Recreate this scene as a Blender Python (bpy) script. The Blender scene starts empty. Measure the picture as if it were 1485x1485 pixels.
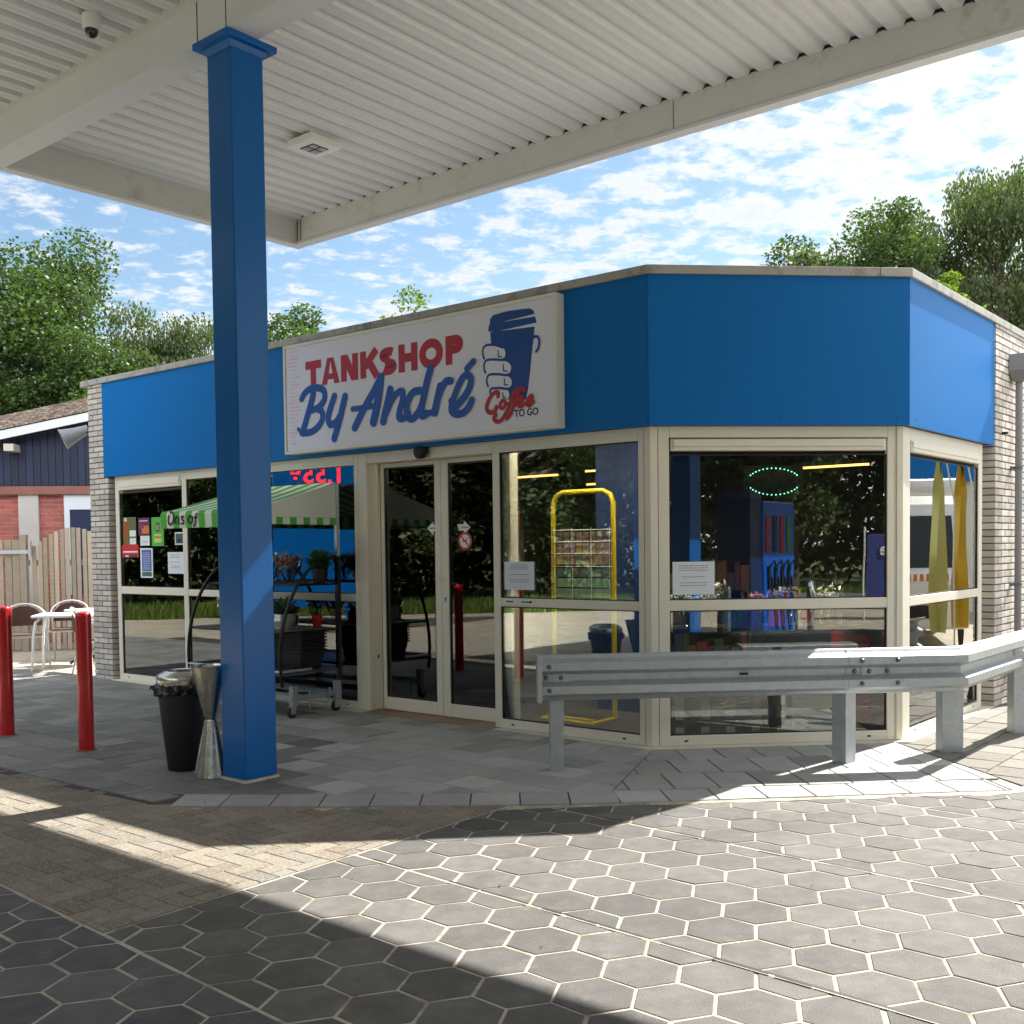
import bpy, bmesh, math, random
import numpy as np
from mathutils import Vector, Matrix
R = math.radians
rnd = random.Random(7)
sc = bpy.context.scene
col = sc.collection

# ---------------------------------------------------------------- camera, sky, sun, exposure
YAW, PITCH, ROLL, H, F = 0.0914, -0.0387, -0.0111, 1.5087, 1543.57
def _ray(X, U, d):
    c, s = math.cos(ROLL), math.sin(ROLL); X, U = c*X - s*U, s*X + c*U
    c, s = math.cos(PITCH), math.sin(PITCH); y = c*d - s*U; z = s*d + c*U
    c, s = math.cos(YAW), math.sin(YAW)
    return Vector((c*X + s*y, -s*X + c*y, z))
cd = bpy.data.cameras.new('camera'); cam = bpy.data.objects.new('camera', cd); col.objects.link(cam)
r_, u_, f_ = _ray(1, 0, 0), _ray(0, 1, 0), _ray(0, 0, 1)
cam.matrix_world = Matrix(((r_.x, u_.x, -f_.x, 0), (r_.y, u_.y, -f_.y, 0), (r_.z, u_.z, -f_.z, H), (0, 0, 0, 1)))
cd.sensor_width = 36; cd.lens = F/1485*36
cd.shift_x = -28.44/1485; cd.shift_y = 112.34/1485
cd.clip_start = 0.05; cd.clip_end = 3000
sc.camera = cam

SUN = Vector((2.865*.968, 2.27*.968, 3.565)).normalized()
sl = bpy.data.lights.new('sun', 'SUN'); sl.energy = 4.4; sl.angle = R(0.5); sl.color = (1.0, 0.955, 0.89)
so = bpy.data.objects.new('sun', sl); col.objects.link(so)
so.rotation_euler = SUN.to_track_quat('Z', 'Y').to_euler(); so.location = (10, 8, 20)

w = bpy.data.worlds.new('World'); sc.world = w; w.use_nodes = True
nt = w.node_tree; nt.nodes.clear(); N = nt.nodes.new; Lk = nt.links.new
def mth(nt, op, a, b=None, c=None, clamp=False):
    n = nt.nodes.new('ShaderNodeMath'); n.operation = op; n.use_clamp = clamp
    for i, v in enumerate((a, b, c)):
        if v is None: continue
        if isinstance(v, (int, float)): n.inputs[i].default_value = v
        else: nt.links.new(v, n.inputs[i])
    return n.outputs[0]
out = N('ShaderNodeOutputWorld'); bg = N('ShaderNodeBackground'); bg.inputs['Strength'].default_value = 0.135
sky = N('ShaderNodeTexSky'); sky.sky_type = 'NISHITA'; sky.sun_disc = False
sky.sun_elevation = math.asin(SUN.z); sky.sun_rotation = math.atan2(SUN.x, SUN.y)
sky.air_density = 1.25; sky.dust_density = 0.6; sky.ozone_density = 1.6
tc = N('ShaderNodeTexCoord'); sp = N('ShaderNodeSeparateXYZ'); Lk(tc.outputs['Generated'], sp.inputs[0])
zz = mth(nt, 'ADD', mth(nt, 'MAXIMUM', sp.outputs[2], 0.0), 0.10)
cx_ = mth(nt, 'DIVIDE', sp.outputs[0], zz); cy_ = mth(nt, 'DIVIDE', sp.outputs[1], zz)
cmb = N('ShaderNodeCombineXYZ'); Lk(cx_, cmb.inputs[0]); Lk(cy_, cmb.inputs[1])
def wnoise(scale, detail, rough, off=(0, 0, 0), dist=0.0):
    mp = N('ShaderNodeMapping'); mp.inputs['Location'].default_value = off; Lk(cmb.outputs[0], mp.inputs[0])
    n = N('ShaderNodeTexNoise'); n.inputs['Scale'].default_value = scale; n.inputs['Detail'].default_value = detail
    n.inputs['Roughness'].default_value = rough; n.inputs['Distortion'].default_value = dist
    Lk(mp.outputs[0], n.inputs['Vector']); return n.outputs['Fac']
big = wnoise(0.42, 3, 0.5, (3.1, 1.4, 0)); mid = wnoise(8.5, 5, 0.6, (0.3, 7.7, 0), .1); vo = wnoise(19., 4, 0.6, (5, 2, 0))
# more cloud high up, blue gaps lower down
cov = mth(nt, 'ADD', mth(nt, 'MULTIPLY', big, 0.75), mth(nt, 'MULTIPLY', sp.outputs[2], 0.22))
dens = mth(nt, 'ADD', mth(nt, 'ADD', mth(nt, 'ADD', cov, mth(nt, 'MULTIPLY', mth(nt, 'MAXIMUM', mth(nt, 'MULTIPLY', sp.outputs[1], -1.0), 0.0), .35)), mth(nt, 'MULTIPLY', mid, 0.95)), mth(nt, 'MULTIPLY', vo, 0.46))
mr = N('ShaderNodeMapRange'); mr.interpolation_type = 'SMOOTHSTEP'; Lk(dens, mr.inputs[0])
mr.inputs[1].default_value = 1.02; mr.inputs[2].default_value = 1.22
shade = N('ShaderNodeMapRange'); Lk(dens, shade.inputs[0]); shade.inputs[1].default_value = 1.0; shade.inputs[2].default_value = 1.45
shade.inputs[3].default_value = 1.0; shade.inputs[4].default_value = 0.82
# clouds behind the viewer and around the sun, brightened as added fill light
sdn = N('ShaderNodeVectorMath'); sdn.operation = 'DOT_PRODUCT'; Lk(tc.outputs['Generated'], sdn.inputs[0]); sdn.inputs[1].default_value = SUN
glow = mth(nt, 'MULTIPLY', mth(nt, 'POWER', mth(nt, 'MAXIMUM', sdn.outputs['Value'], 0.0), 14.0), 2.5)
anti = mth(nt, 'MULTIPLY', mth(nt, 'MAXIMUM', mth(nt, 'MULTIPLY', sp.outputs[1], -1.0), 0.0), 4.0)
cb = mth(nt, 'MULTIPLY', shade.outputs[0], mth(nt, 'ADD', mth(nt, 'ADD', glow, anti), 1.0))
cc = N('ShaderNodeCombineColor')
for i, v in enumerate((2.2, 2.27, 2.38)): Lk(mth(nt, 'MULTIPLY', cb, v), cc.inputs[i])
mx = N('ShaderNodeMix'); mx.data_type = 'RGBA'
hsv = N('ShaderNodeHueSaturation'); hsv.inputs['Saturation'].default_value = 1.12; hsv.inputs['Value'].default_value = .33; Lk(sky.outputs[0], hsv.inputs['Color']); skyc = hsv.outputs[0]
Lk(mth(nt, 'MULTIPLY', mr.outputs[0], 0.93), mx.inputs['Factor']); Lk(skyc, mx.inputs['A']); Lk(cc.outputs[0], mx.inputs['B'])
Lk(mx.outputs['Result'], bg.inputs['Color']); Lk(bg.outputs[0], out.inputs[0])

sc.view_settings.view_transform = 'Standard'; sc.view_settings.look = 'None'; sc.view_settings.gamma = 1
sc.view_settings.exposure = 1.8
sc.render.engine = 'CYCLES'
try:
    sc.cycles.max_bounces = 8; sc.cycles.transparent_max_bounces = 24; sc.cycles.glossy_bounces = 4
except Exception: pass

# ---------------------------------------------------------------- materials
def lin(c):
    return tuple((x/12.92 if x <= .04045 else ((x+.055)/1.055)**2.4) for x in c)
def s8(r, g, b): return lin((r/255, g/255, b/255))
def mat(name, color, rough=.5, metal=0., bump=0., bscale=40., var=0., vscale=3., coat=0., spec=.5, attr=None,
        attr_amt=1., emit=None, estr=0., dirt=None, dscale=6., dlo=.55, dhi=.75, coords='Object', rvar=0., var2=0.):
    m = bpy.data.materials.new(name); m.use_nodes = True; nt = m.node_tree; b = nt.nodes['Principled BSDF']
    b.inputs['Roughness'].default_value = rough; b.inputs['Metallic'].default_value = metal
    b.inputs['Specular IOR Level'].default_value = spec; b.inputs['Coat Weight'].default_value = coat
    b.inputs['Coat Roughness'].default_value = .08
    tc = nt.nodes.new('ShaderNodeTexCoord'); L = nt.links.new
    rgb = nt.nodes.new('ShaderNodeRGB'); rgb.outputs[0].default_value = (*color, 1); cur = rgb.outputs[0]
    def noise(scale, detail=5, rough_=.6):
        n = nt.nodes.new('ShaderNodeTexNoise'); n.inputs['Scale'].default_value = scale; n.inputs['Detail'].default_value = detail
        n.inputs['Roughness'].default_value = rough_; L(tc.outputs[coords], n.inputs['Vector']); return n.outputs['Fac']
    if attr:
        a = nt.nodes.new('ShaderNodeVertexColor'); a.layer_name = attr
        x = nt.nodes.new('ShaderNodeMix'); x.data_type = 'RGBA'; x.blend_type = 'MULTIPLY'; x.inputs['Factor'].default_value = attr_amt
        L(cur, x.inputs['A']); L(a.outputs['Color'], x.inputs['B']); cur = x.outputs['Result']
    if var:
        hs = nt.nodes.new('ShaderNodeHueSaturation'); L(cur, hs.inputs['Color'])
        L(mth(nt, 'MULTIPLY_ADD', noise(vscale), 2*var, 1-var), hs.inputs['Value']); cur = hs.outputs[0]
    if var2:
        hs = nt.nodes.new('ShaderNodeHueSaturation'); L(cur, hs.inputs['Color'])
        L(mth(nt, 'MULTIPLY_ADD', noise(.9, 9, .68), 2*var2*1.6, 1-var2*1.6), hs.inputs['Value']); cur = hs.outputs[0]
    if dirt:
        mr = nt.nodes.new('ShaderNodeMapRange'); mr.inputs[1].default_value = dlo; mr.inputs[2].default_value = dhi
        L(noise(dscale, 8, .7), mr.inputs[0])
        x = nt.nodes.new('ShaderNodeMix'); x.data_type = 'RGBA'; L(mr.outputs[0], x.inputs['Factor']); L(cur, x.inputs['A'])
        x.inputs['B'].default_value = (*dirt, 1); cur = x.outputs['Result']
    L(cur, b.inputs['Base Color'])
    if rvar: L(mth(nt, 'MULTIPLY_ADD', noise(vscale*2), 2*rvar, rough-rvar), b.inputs['Roughness'])
    if bump:
        bp = nt.nodes.new('ShaderNodeBump'); bp.inputs['Strength'].default_value = min(1, bump); bp.inputs['Distance'].default_value = .004
        L(noise(bscale), bp.inputs['Height']); L(bp.outputs[0], b.inputs['Normal'])
    if emit: b.inputs['Emission Color'].default_value = (*emit, 1); b.inputs['Emission Strength'].default_value = estr
    return m
M = {}
M['blue'] = mat('blue_panel', (0.0, .145, .46), .42, coat=.0, spec=.25, var=.04, vscale=.6, bump=.05, bscale=2.5)
M['blue_col'] = mat('blue_paint', (0.0, .11, .385), .30, coat=.05, spec=.3, var=.05, vscale=1.2, bump=.12, bscale=9)
M['cream'] = mat('cream_frame', s8(228, 223, 206), .38, var=.05, vscale=2., dirt=s8(170, 158, 132), dscale=5, dlo=.62, dhi=.9)
M['canopy'] = mat('canopy_white', s8(212, 214, 216), .45, var=.05, vscale=1.5, dirt=s8(178, 172, 156), dscale=3, dlo=.6, dhi=.95)
M['canopy_edge'] = mat('canopy_edge', s8(206, 206, 202), .5, var=.06, vscale=1.5, dirt=s8(150, 146, 130), dscale=4, dlo=.55, dhi=.9)
M['trim'] = mat('roof_trim', s8(176, 172, 166), .5, metal=.2, var=.12, vscale=4, dirt=s8(110, 105, 98), dscale=9, dlo=.5, dhi=.75)
M['brickg'] = mat('grey_brick', s8(196, 190, 182), .9, attr='tone', var=.12, vscale=14, bump=.8, bscale=120)
M['mortar'] = mat('dark_mortar', s8(112, 106, 100), .95, var=.15, vscale=30, bump=.5, bscale=200)
M['white'] = mat('white_plastic', s8(228, 228, 226), .4)
M['sign'] = mat('sign_face', s8(226, 228, 240), .3, coat=.25, var=.02, vscale=1.)
M['signframe'] = mat('sign_frame', s8(226, 224, 212), .4, var=.04)
M['red'] = mat('sign_red', s8(176, 38, 52), .4)
M['signblue'] = mat('sign_blue', s8(22, 84, 168), .4)
M['black'] = mat('black_plastic', (.007, .008, .010), .55, var=.2, vscale=10)
M['blackm'] = mat('black_metal', (.012, .012, .014), .35, metal=.2)
M['dark'] = mat('dark_gasket', (.01, .01, .012), .6)
M['bollard'] = mat('red_paint', s8(180, 4, 10), .3, coat=.5, var=.06, vscale=6, bump=.1, bscale=30, dirt=s8(110, 20, 20), dscale=14, dlo=.68, dhi=.85)
M['galv'] = mat('galvanised_steel', s8(172, 178, 180), .42, metal=.55, var=.22, vscale=16, dirt=s8(150, 158, 164), dscale=26, dlo=.5, dhi=.8, rvar=.12, bump=.15, bscale=60)
M['bolt'] = mat('bolt_steel', s8(110, 116, 122), .4, metal=.8)
M['steel'] = mat('brushed_steel', s8(196, 194, 188), .26, metal=1., var=.14, vscale=8, rvar=.08, dirt=s8(120, 116, 108), dscale=12, dlo=.55, dhi=.8)
M['alu'] = mat('aluminium', s8(206, 208, 210), .35, metal=.8)
M['paper'] = mat('white_paper', s8(222, 228, 236), .8)
M['ink'] = mat('ink', (.03, .03, .04), .8)
M['conc'] = mat('pale_concrete', s8(186, 178, 160), .9, var=.2, vscale=12, bump=.6, bscale=60, dirt=s8(120, 112, 98), dscale=10)
M['plinth'] = mat('cream_plinth', s8(206, 200, 180), .8, var=.12, vscale=6, bump=.3, bscale=80, dirt=s8(130, 118, 92), dscale=9, dlo=.58, dhi=.8)
M['tan'] = mat('tan_tile', s8(146, 126, 104), .7, attr='tone', var=.12, vscale=8, bump=.3)
M['hex'] = mat('hex_paver', s8(93, 91, 88), .8, var2=.36, attr='tone', var=.42, vscale=9, bump=1., bscale=170, dirt=s8(134, 128, 116), dscale=7, dlo=.56, dhi=.95, spec=.35)
M['sand'] = mat('joint_sand', s8(172, 165, 148), .95, var=.15, vscale=20, bump=.6, bscale=150, dirt=s8(96, 88, 74), dscale=6, dlo=.48, dhi=.72)
M['slab'] = mat('concrete_slab', s8(150, 151, 148), .75, var2=.22, attr='tone', var=.2, vscale=5, bump=.5, bscale=160, dirt=s8(168, 168, 166), dscale=4, dlo=.55, dhi=.9)
M['jointd'] = mat('dark_joint', s8(66, 63, 58), .95, var=.2, vscale=20, bump=.5, bscale=150)
M['clinker'] = mat('brick_paver', s8(124, 117, 106), .9, var2=.22, attr='tone', var=.22, vscale=26, bump=1., bscale=190, dirt=s8(168, 158, 138), dscale=60, dlo=.5, dhi=.72)
M['agg'] = mat('aggregate_slab', s8(116, 112, 105), .9, attr='tone', var=.2, vscale=30, bump=.8, bscale=220)
M['grey'] = mat('grey_plastic', s8(120, 122, 124), .5)
M['wood'] = mat('weathered_wood', s8(176, 164, 148), .85, attr='tone', var=.22, vscale=9, bump=.7, bscale=60)
M['navy'] = mat('navy_boards', s8(28, 38, 66), .6, attr='tone', var=.2, vscale=6, dirt=s8(90, 92, 96), dscale=40, dlo=.68, dhi=.75)
M['soil'] = mat('verge_soil', s8(96, 106, 56), .95, var=.3, vscale=2)
M['flow_pink'] = mat('pink_petals', s8(206, 70, 110), .6); M['flow_white'] = mat('white_petals', s8(230, 226, 214), .6)
M['flow_red'] = mat('red_petals', s8(190, 24, 34), .6)
M['leafy'] = mat('houseplant_leaf', s8(60, 104, 40), .5, var=.3, vscale=20)
M['wicker'] = mat('brown_weave', s8(78, 50, 44), .7, var=.3, vscale=60, bump=.5, bscale=200)
M['tabletop'] = mat('pale_table', s8(206, 220, 220), .3)
M['whitepaint'] = mat('white_paint', s8(226, 226, 224), .35)
M['yellow'] = mat('yellow_paint', s8(206, 184, 22), .4)
M['inner'] = mat('shop_wall', s8(44, 44, 48), .8, var=.1)
M['innerblue'] = mat('shop_blue', s8(14, 44, 96), .5)
M['innerfloor'] = mat('shop_floor', s8(92, 88, 84), .35, var=.1, vscale=3)
M['innerceil'] = mat('shop_ceiling', s8(60, 60, 62), .9)
M['shelf'] = mat('shelf_dark', s8(44, 42, 42), .6)
M['fill_led'] = mat('added_fill_light', (.9, .8, .6), .5, emit=(1., .85, .66), estr=34.)  # strong glow of the bars added to brighten the window goods
M['led'] = mat('warm_led', (.9, .6, .3), .5, emit=(1., .50, .13), estr=1.0)
M['ledgreen'] = mat('green_led', (.1, .9, .5), .5, emit=(.22, 1., .58), estr=1.4)
M['ledred'] = mat('red_led', (.9, .05, .08), .5, emit=(1., .02, .05), estr=1.8)
def glass(name, tint, refl):
    m = bpy.data.materials.new(name); m.use_nodes = True; nt = m.node_tree; nt.nodes.clear()
    o = nt.nodes.new('ShaderNodeOutputMaterial'); t = nt.nodes.new('ShaderNodeBsdfTransparent'); t.inputs[0].default_value = (*tint, 1)
    g = nt.nodes.new('ShaderNodeBsdfGlossy'); g.inputs['Roughness'].default_value = 0.0; g.inputs[0].default_value = (.98, 1., .99, 1)
    fr = nt.nodes.new('ShaderNodeFresnel'); fr.inputs[0].default_value = 1.52
    n = nt.nodes.new('ShaderNodeTexNoise'); n.inputs['Scale'].default_value = 1.3; n.inputs['Detail'].default_value = 1
    tc = nt.nodes.new('ShaderNodeTexCoord'); nt.links.new(tc.outputs['Object'], n.inputs['Vector'])
    bp = nt.nodes.new('ShaderNodeBump'); bp.inputs['Strength'].default_value = .02; bp.inputs['Distance'].default_value = .05
    nt.links.new(n.outputs['Fac'], bp.inputs['Height']); nt.links.new(bp.outputs[0], g.inputs['Normal'])
    x = nt.nodes.new('ShaderNodeMixShader')
    nt.links.new(mth(nt, 'MULTIPLY', fr.outputs[0], refl, clamp=True), x.inputs[0]); nt.links.new(t.outputs[0], x.inputs[1]); nt.links.new(g.outputs[0], x.inputs[2])
    nt.links.new(x.outputs[0], o.inputs[0]); return m
M['glass'] = glass('window_glass', (.94, .97, .95), 1.9)
M['film'] = glass('clear_film', (.93, .94, .94), 1.6)
def col_mat(name, rgb8, **k):
    if name not in M: M[name] = mat(name, s8(*rgb8), **({'rough': .6} | k))
    return M[name]
def leafmat(name, c):
    m = bpy.data.materials.new(name); m.use_nodes = True; nt = m.node_tree; nt.nodes.clear()
    o = nt.nodes.new('ShaderNodeOutputMaterial'); d = nt.nodes.new('ShaderNodeBsdfDiffuse'); t = nt.nodes.new('ShaderNodeBsdfTranslucent')
    g = nt.nodes.new('ShaderNodeBsdfGlossy'); g.inputs['Roughness'].default_value = .45
    a = nt.nodes.new('ShaderNodeVertexColor'); a.layer_name = 'tone'
    x = nt.nodes.new('ShaderNodeMix'); x.data_type = 'RGBA'; x.blend_type = 'MULTIPLY'; x.inputs['Factor'].default_value = 1
    x.inputs['A'].default_value = (*c, 1); nt.links.new(a.outputs['Color'], x.inputs['B'])
    nt.links.new(x.outputs['Result'], d.inputs[0]); 
    y = nt.nodes.new('ShaderNodeMix'); y.data_type = 'RGBA'; y.blend_type = 'MULTIPLY'; y.inputs['Factor'].default_value = 1
    nt.links.new(x.outputs['Result'], y.inputs['A']); y.inputs['B'].default_value = (1.1, 1.25, .6, 1); nt.links.new(y.outputs['Result'], t.inputs[0])
    s1 = nt.nodes.new('ShaderNodeMixShader'); s1.inputs[0].default_value = .38; nt.links.new(d.outputs[0], s1.inputs[1]); nt.links.new(t.outputs[0], s1.inputs[2])
    s2 = nt.nodes.new('ShaderNodeMixShader'); s2.inputs[0].default_value = .025; nt.links.new(s1.outputs[0], s2.inputs[1]); nt.links.new(g.outputs[0], s2.inputs[2])
    nt.links.new(s2.outputs[0], o.inputs[0]); return m
M['oakleaf'] = leafmat('oak_leaf', (.052, .095, .026)); M['birchleaf'] = leafmat('birch_leaf', (.070, .100, .038)); M['darkleaf'] = leafmat('dark_leaf', (.080, .112, .045))
M['limeleaf'] = leafmat('lime_leaf', (.13, .20, .03)); M['grassblade'] = leafmat('grass_blade', (.12, .19, .04))
M['bark'] = mat('bark', s8(84, 74, 62), .95, var=.3, vscale=10, bump=1., bscale=30)

# ---------------------------------------------------------------- mesh helpers
class MB:
    def __init__(s): s.v = []; s.f = []; s.t = []; s.mi = []; s.cur = 0
    def add(s, vs, fs, tone=1.):
        o = len(s.v); s.v += [tuple(v) for v in vs]
        for f in fs: s.f.append([i+o for i in f]); s.t.append(tone); s.mi.append(s.cur)
        return s
    def box(s, x0, x1, y0, y1, z0, z1, tone=1., T=None):
        vs = [(x, y, z) for z in (z0, z1) for y in (y0, y1) for x in (x0, x1)]
        if T: vs = [T(*v) for v in vs]
        return s.add(vs, [(0, 2, 3, 1), (4, 5, 7, 6), (0, 1, 5, 4), (2, 6, 7, 3), (0, 4, 6, 2), (1, 3, 7, 5)], tone)
    def tube(s, pts, r, n=10, cap=True, tone=1., flat=None, closed=False):
        """swept tube through pts; r float or list; flat=(axis, factor) squashes offsets along axis"""
        P = [Vector(p) for p in pts]; m = len(P); rs = r if isinstance(r, (list, tuple)) else [r]*m
        vs = []; prev = None
        for i, p in enumerate(P):
            if closed: t = P[(i+1) % m]-P[i-1]
            else: t = P[min(i+1, m-1)]-P[max(i-1, 0)]
            t = t.normalized() if t.length > 1e-9 else Vector((0, 0, 1))
            if prev is None:
                a = Vector((0, 0, 1)) if abs(t.z) < .9 else Vector((1, 0, 0)); a = (a - t*a.dot(t)).normalized()
            else:
                a = prev - t*prev.dot(t); a = a.normalized() if a.length > 1e-6 else t.orthogonal().normalized()
            prev = a; b = t.cross(a)
            for k in range(n):
                an = 2*math.pi*k/n; d = a*math.cos(an)*rs[i] + b*math.sin(an)*rs[i]
                if flat: ax = Vector(flat[0]); d = d - ax*d.dot(ax)*(1-flat[1])
                vs.append(p+d)
        fs = []
        for i in range(m if closed else m-1):
            for k in range(n):
                j = (i+1) % m
                fs.append((i*n+k, i*n+(k+1) % n, j*n+(k+1) % n, j*n+k))
        if cap and not closed: fs.append(tuple(range(n))[::-1]); fs.append(tuple(range((m-1)*n, m*n)))
        return s.add(vs, fs, tone)
    def lathe(s, prof, n=24, tone=1., T=None, cx=0, cy=0):
        vs = []
        for (r, z) in prof:
            for k in range(n):
                a = 2*math.pi*k/n; v = (cx+r*math.cos(a), cy+r*math.sin(a), z); vs.append(T(*v) if T else v)
        fs = []
        for i in range(len(prof)-1):
            for k in range(n): fs.append((i*n+k, i*n+(k+1) % n, (i+1)*n+(k+1) % n, (i+1)*n+k))
        if prof[0][0] > 1e-4: fs.append(tuple(range(n))[::-1])
        if prof[-1][0] > 1e-4: fs.append(tuple(range((len(prof)-1)*n, len(prof)*n)))
        return s.add(vs, fs, tone)
    def prism(s, poly, z0, z1, T=None, tone=1.):
        """poly list of (x,y); extruded z0..z1"""
        n = len(poly); vs = [(x, y, z0) for x, y in poly]+[(x, y, z1) for x, y in poly]
        if T: vs = [T(*v) for v in vs]
        fs = [tuple(range(n))[::-1], tuple(range(n, 2*n))]+[(i, (i+1) % n, n+(i+1) % n, n+i) for i in range(n)]
        return s.add(vs, fs, tone)
    def build(s, name, m, parent=None, smooth=False, bevel=0., loc=None, rz=0., label=None):
        me = bpy.data.meshes.new(name); me.from_pydata(s.v, [], s.f)
        ms = m if isinstance(m, (list, tuple)) else [m]
        for q in ms: me.materials.append(q)
        if len(ms) > 1: me.polygons.foreach_set('material_index', s.mi)
        if any(t != 1. for t in s.t):
            ca = me.color_attributes.new('tone', 'FLOAT_COLOR', 'CORNER'); arr = np.ones((len(me.loops), 4), dtype=np.float32); k = 0
            cnt = [len(f) for f in s.f]; tt = np.array([t if isinstance(t, tuple) else (t, t, t) for t in s.t], dtype=np.float32)
            arr[:, :3] = np.repeat(tt, cnt, axis=0); ca.data.foreach_set('color', arr.ravel())
        else:
            ca = me.color_attributes.new('tone', 'FLOAT_COLOR', 'CORNER'); ca.data.foreach_set('color', np.ones(len(me.loops)*4, dtype=np.float32))
        me.validate(); me.update()
        bm = bmesh.new(); bm.from_mesh(me); bmesh.ops.recalc_face_normals(bm, faces=bm.faces); bm.to_mesh(me); bm.free()
        if smooth:
            me.polygons.foreach_set('use_smooth', [True]*len(me.polygons))
            try: me.set_sharp_from_angle(angle=R(40))
            except Exception: pass
        o = bpy.data.objects.new(name, me); col.objects.link(o)
        if parent: o.parent = parent
        if loc: o.location = loc
        if rz: o.rotation_euler = (0, 0, rz)
        if bevel:
            b = o.modifiers.new('bevel', 'BEVEL'); b.width = bevel; b.segments = 2; b.limit_method = 'ANGLE'; b.angle_limit = R(50)
        if label: o['label'] = label
        return o
def thing(name, label, cat, loc=(0, 0, 0), rz=0., group=None):
    o = bpy.data.objects.new(name, None); o.empty_display_size = .2; col.objects.link(o); o.location = loc; o.rotation_euler = (0, 0, rz)
    return tag(o, label, cat, group)
def tag(o, label=None, cat=None, group=None, kind=None):
    if label: o['label'] = label
    if cat: o['category'] = cat
    if group: o['group'] = group
    if kind: o['kind'] = kind
    return o
def copy_tree(o, parent=None):
    c = o.copy(); col.objects.link(c)
    if parent: c.parent = parent
    for ch in [x for x in bpy.data.objects if x.parent == o]: copy_tree(ch, c)
    return c
def text_obj(txt, size, m, name, parent, Mx, bold=0., xs=1., ext=.002, shear=0., align='LEFT'):
    cu = bpy.data.curves.new('lettering', 'FONT'); cu.body = txt; cu.size = size; cu.extrude = ext; cu.offset = bold; cu.shear = shear
    cu.align_x = align; cu.space_character = 1.0+bold*6
    tmp = bpy.data.objects.new('tmp', cu); col.objects.link(tmp); bpy.context.view_layer.update()
    me = bpy.data.meshes.new_from_object(tmp.evaluated_get(bpy.context.evaluated_depsgraph_get()))
    bpy.data.objects.remove(tmp); bpy.data.curves.remove(cu)
    me.name = name; me.materials.clear(); me.materials.append(m)
    me.transform(Mx @ Matrix.Diagonal((xs, 1, 1, 1)))
    o = bpy.data.objects.new(name, me); col.objects.link(o)
    if parent: o.parent = parent
    return o
def spline(pts, k=6):
    P = [np.array(p, float) for p in pts]; out = []
    P = [2*P[0]-P[1]]+P+[2*P[-1]-P[-2]]
    for i in range(1, len(P)-2):
        for j in range(k):
            t = j/k; a, b, c, d = P[i-1:i+3]
            out.append(.5*((2*b)+(-a+c)*t+(2*a-5*b+4*c-d)*t*t+(-a+3*b-3*c+d)*t**3))
    out.append(P[-2]); return [tuple(p) for p in out]
ANDRE= [([(-3.776, 2.945), (-3.724, 2.997), (-3.619, 3.031), (-3.497, 3.014), (-3.446, 2.97), (-3.46, 2.896), (-3.551, 2.838), (-3.64, 2.827)], 0.032), ([(-3.551, 2.834), (-3.486, 2.794), (-3.488, 2.719), (-3.571, 2.65), (-3.675, 2.62), (-3.786, 2.628)], 0.032), ([(-3.606, 2.976), (-3.653, 2.866), (-3.717, 2.738), (-3.764, 2.646)], 0.036), ([(-3.833, 2.666), (-3.756, 2.603)], 0.018), ([(-3.31, 2.924), (-3.364, 2.83), (-3.401, 2.74), (-3.374, 2.672), (-3.297, 2.684), (-3.231, 2.744)], 0.033), ([(-3.165, 2.905), (-3.21, 2.788), (-3.27, 2.645), (-3.321, 2.54)], 0.036), ([(-2.69, 3.025), (-2.785, 2.913), (-2.894, 2.797), (-2.992, 2.677), (-3.04, 2.617)], 0.036), ([(-2.69, 3.025), (-2.712, 2.906), (-2.749, 2.765), (-2.792, 2.646)], 0.042), ([(-3.063, 2.785), (-2.949, 2.783), (-2.815, 2.786), (-2.735, 2.791)], 0.024), ([(-2.571, 2.909), (-2.605, 2.806), (-2.646, 2.702), (-2.666, 2.641)], 0.036), ([(-2.633, 2.701), (-2.553, 2.819), (-2.475, 2.873), (-2.419, 2.876), (-2.421, 2.806), (-2.458, 2.721), (-2.467, 2.66), (-2.417, 2.644), (-2.353, 2.686)], 0.03), ([(-2.197, 2.863), (-2.275, 2.862), (-2.338, 2.816), (-2.372, 2.731), (-2.359, 2.66), (-2.3, 2.634), (-2.23, 2.683), (-2.184, 2.749)], 0.032), ([(-2.077, 3.034), (-2.115, 2.949), (-2.159, 2.816), (-2.192, 2.715), (-2.186, 2.654), (-2.133, 2.661)], 0.034), ([(-1.966, 2.874), (-1.998, 2.783), (-2.036, 2.666)], 0.036), ([(-2.011, 2.741), (-1.957, 2.847), (-1.901, 2.909), (-1.843, 2.907)], 0.03), ([(-2.12, 2.665), (-2.048, 2.667)], 0.024), ([(-1.841, 2.742), (-1.801, 2.688), (-1.754, 2.717), (-1.673, 2.785), (-1.626, 2.855), (-1.625, 2.913), (-1.67, 2.935), (-1.723, 2.907), (-1.787, 2.813), (-1.835, 2.716), (-1.836, 2.657), (-1.779, 2.627), (-1.698, 2.637), (-1.641, 2.682), (-1.613, 2.726)], 0.03), ([(-1.589, 3.039), (-1.662, 2.988)], 0.026)]
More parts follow.
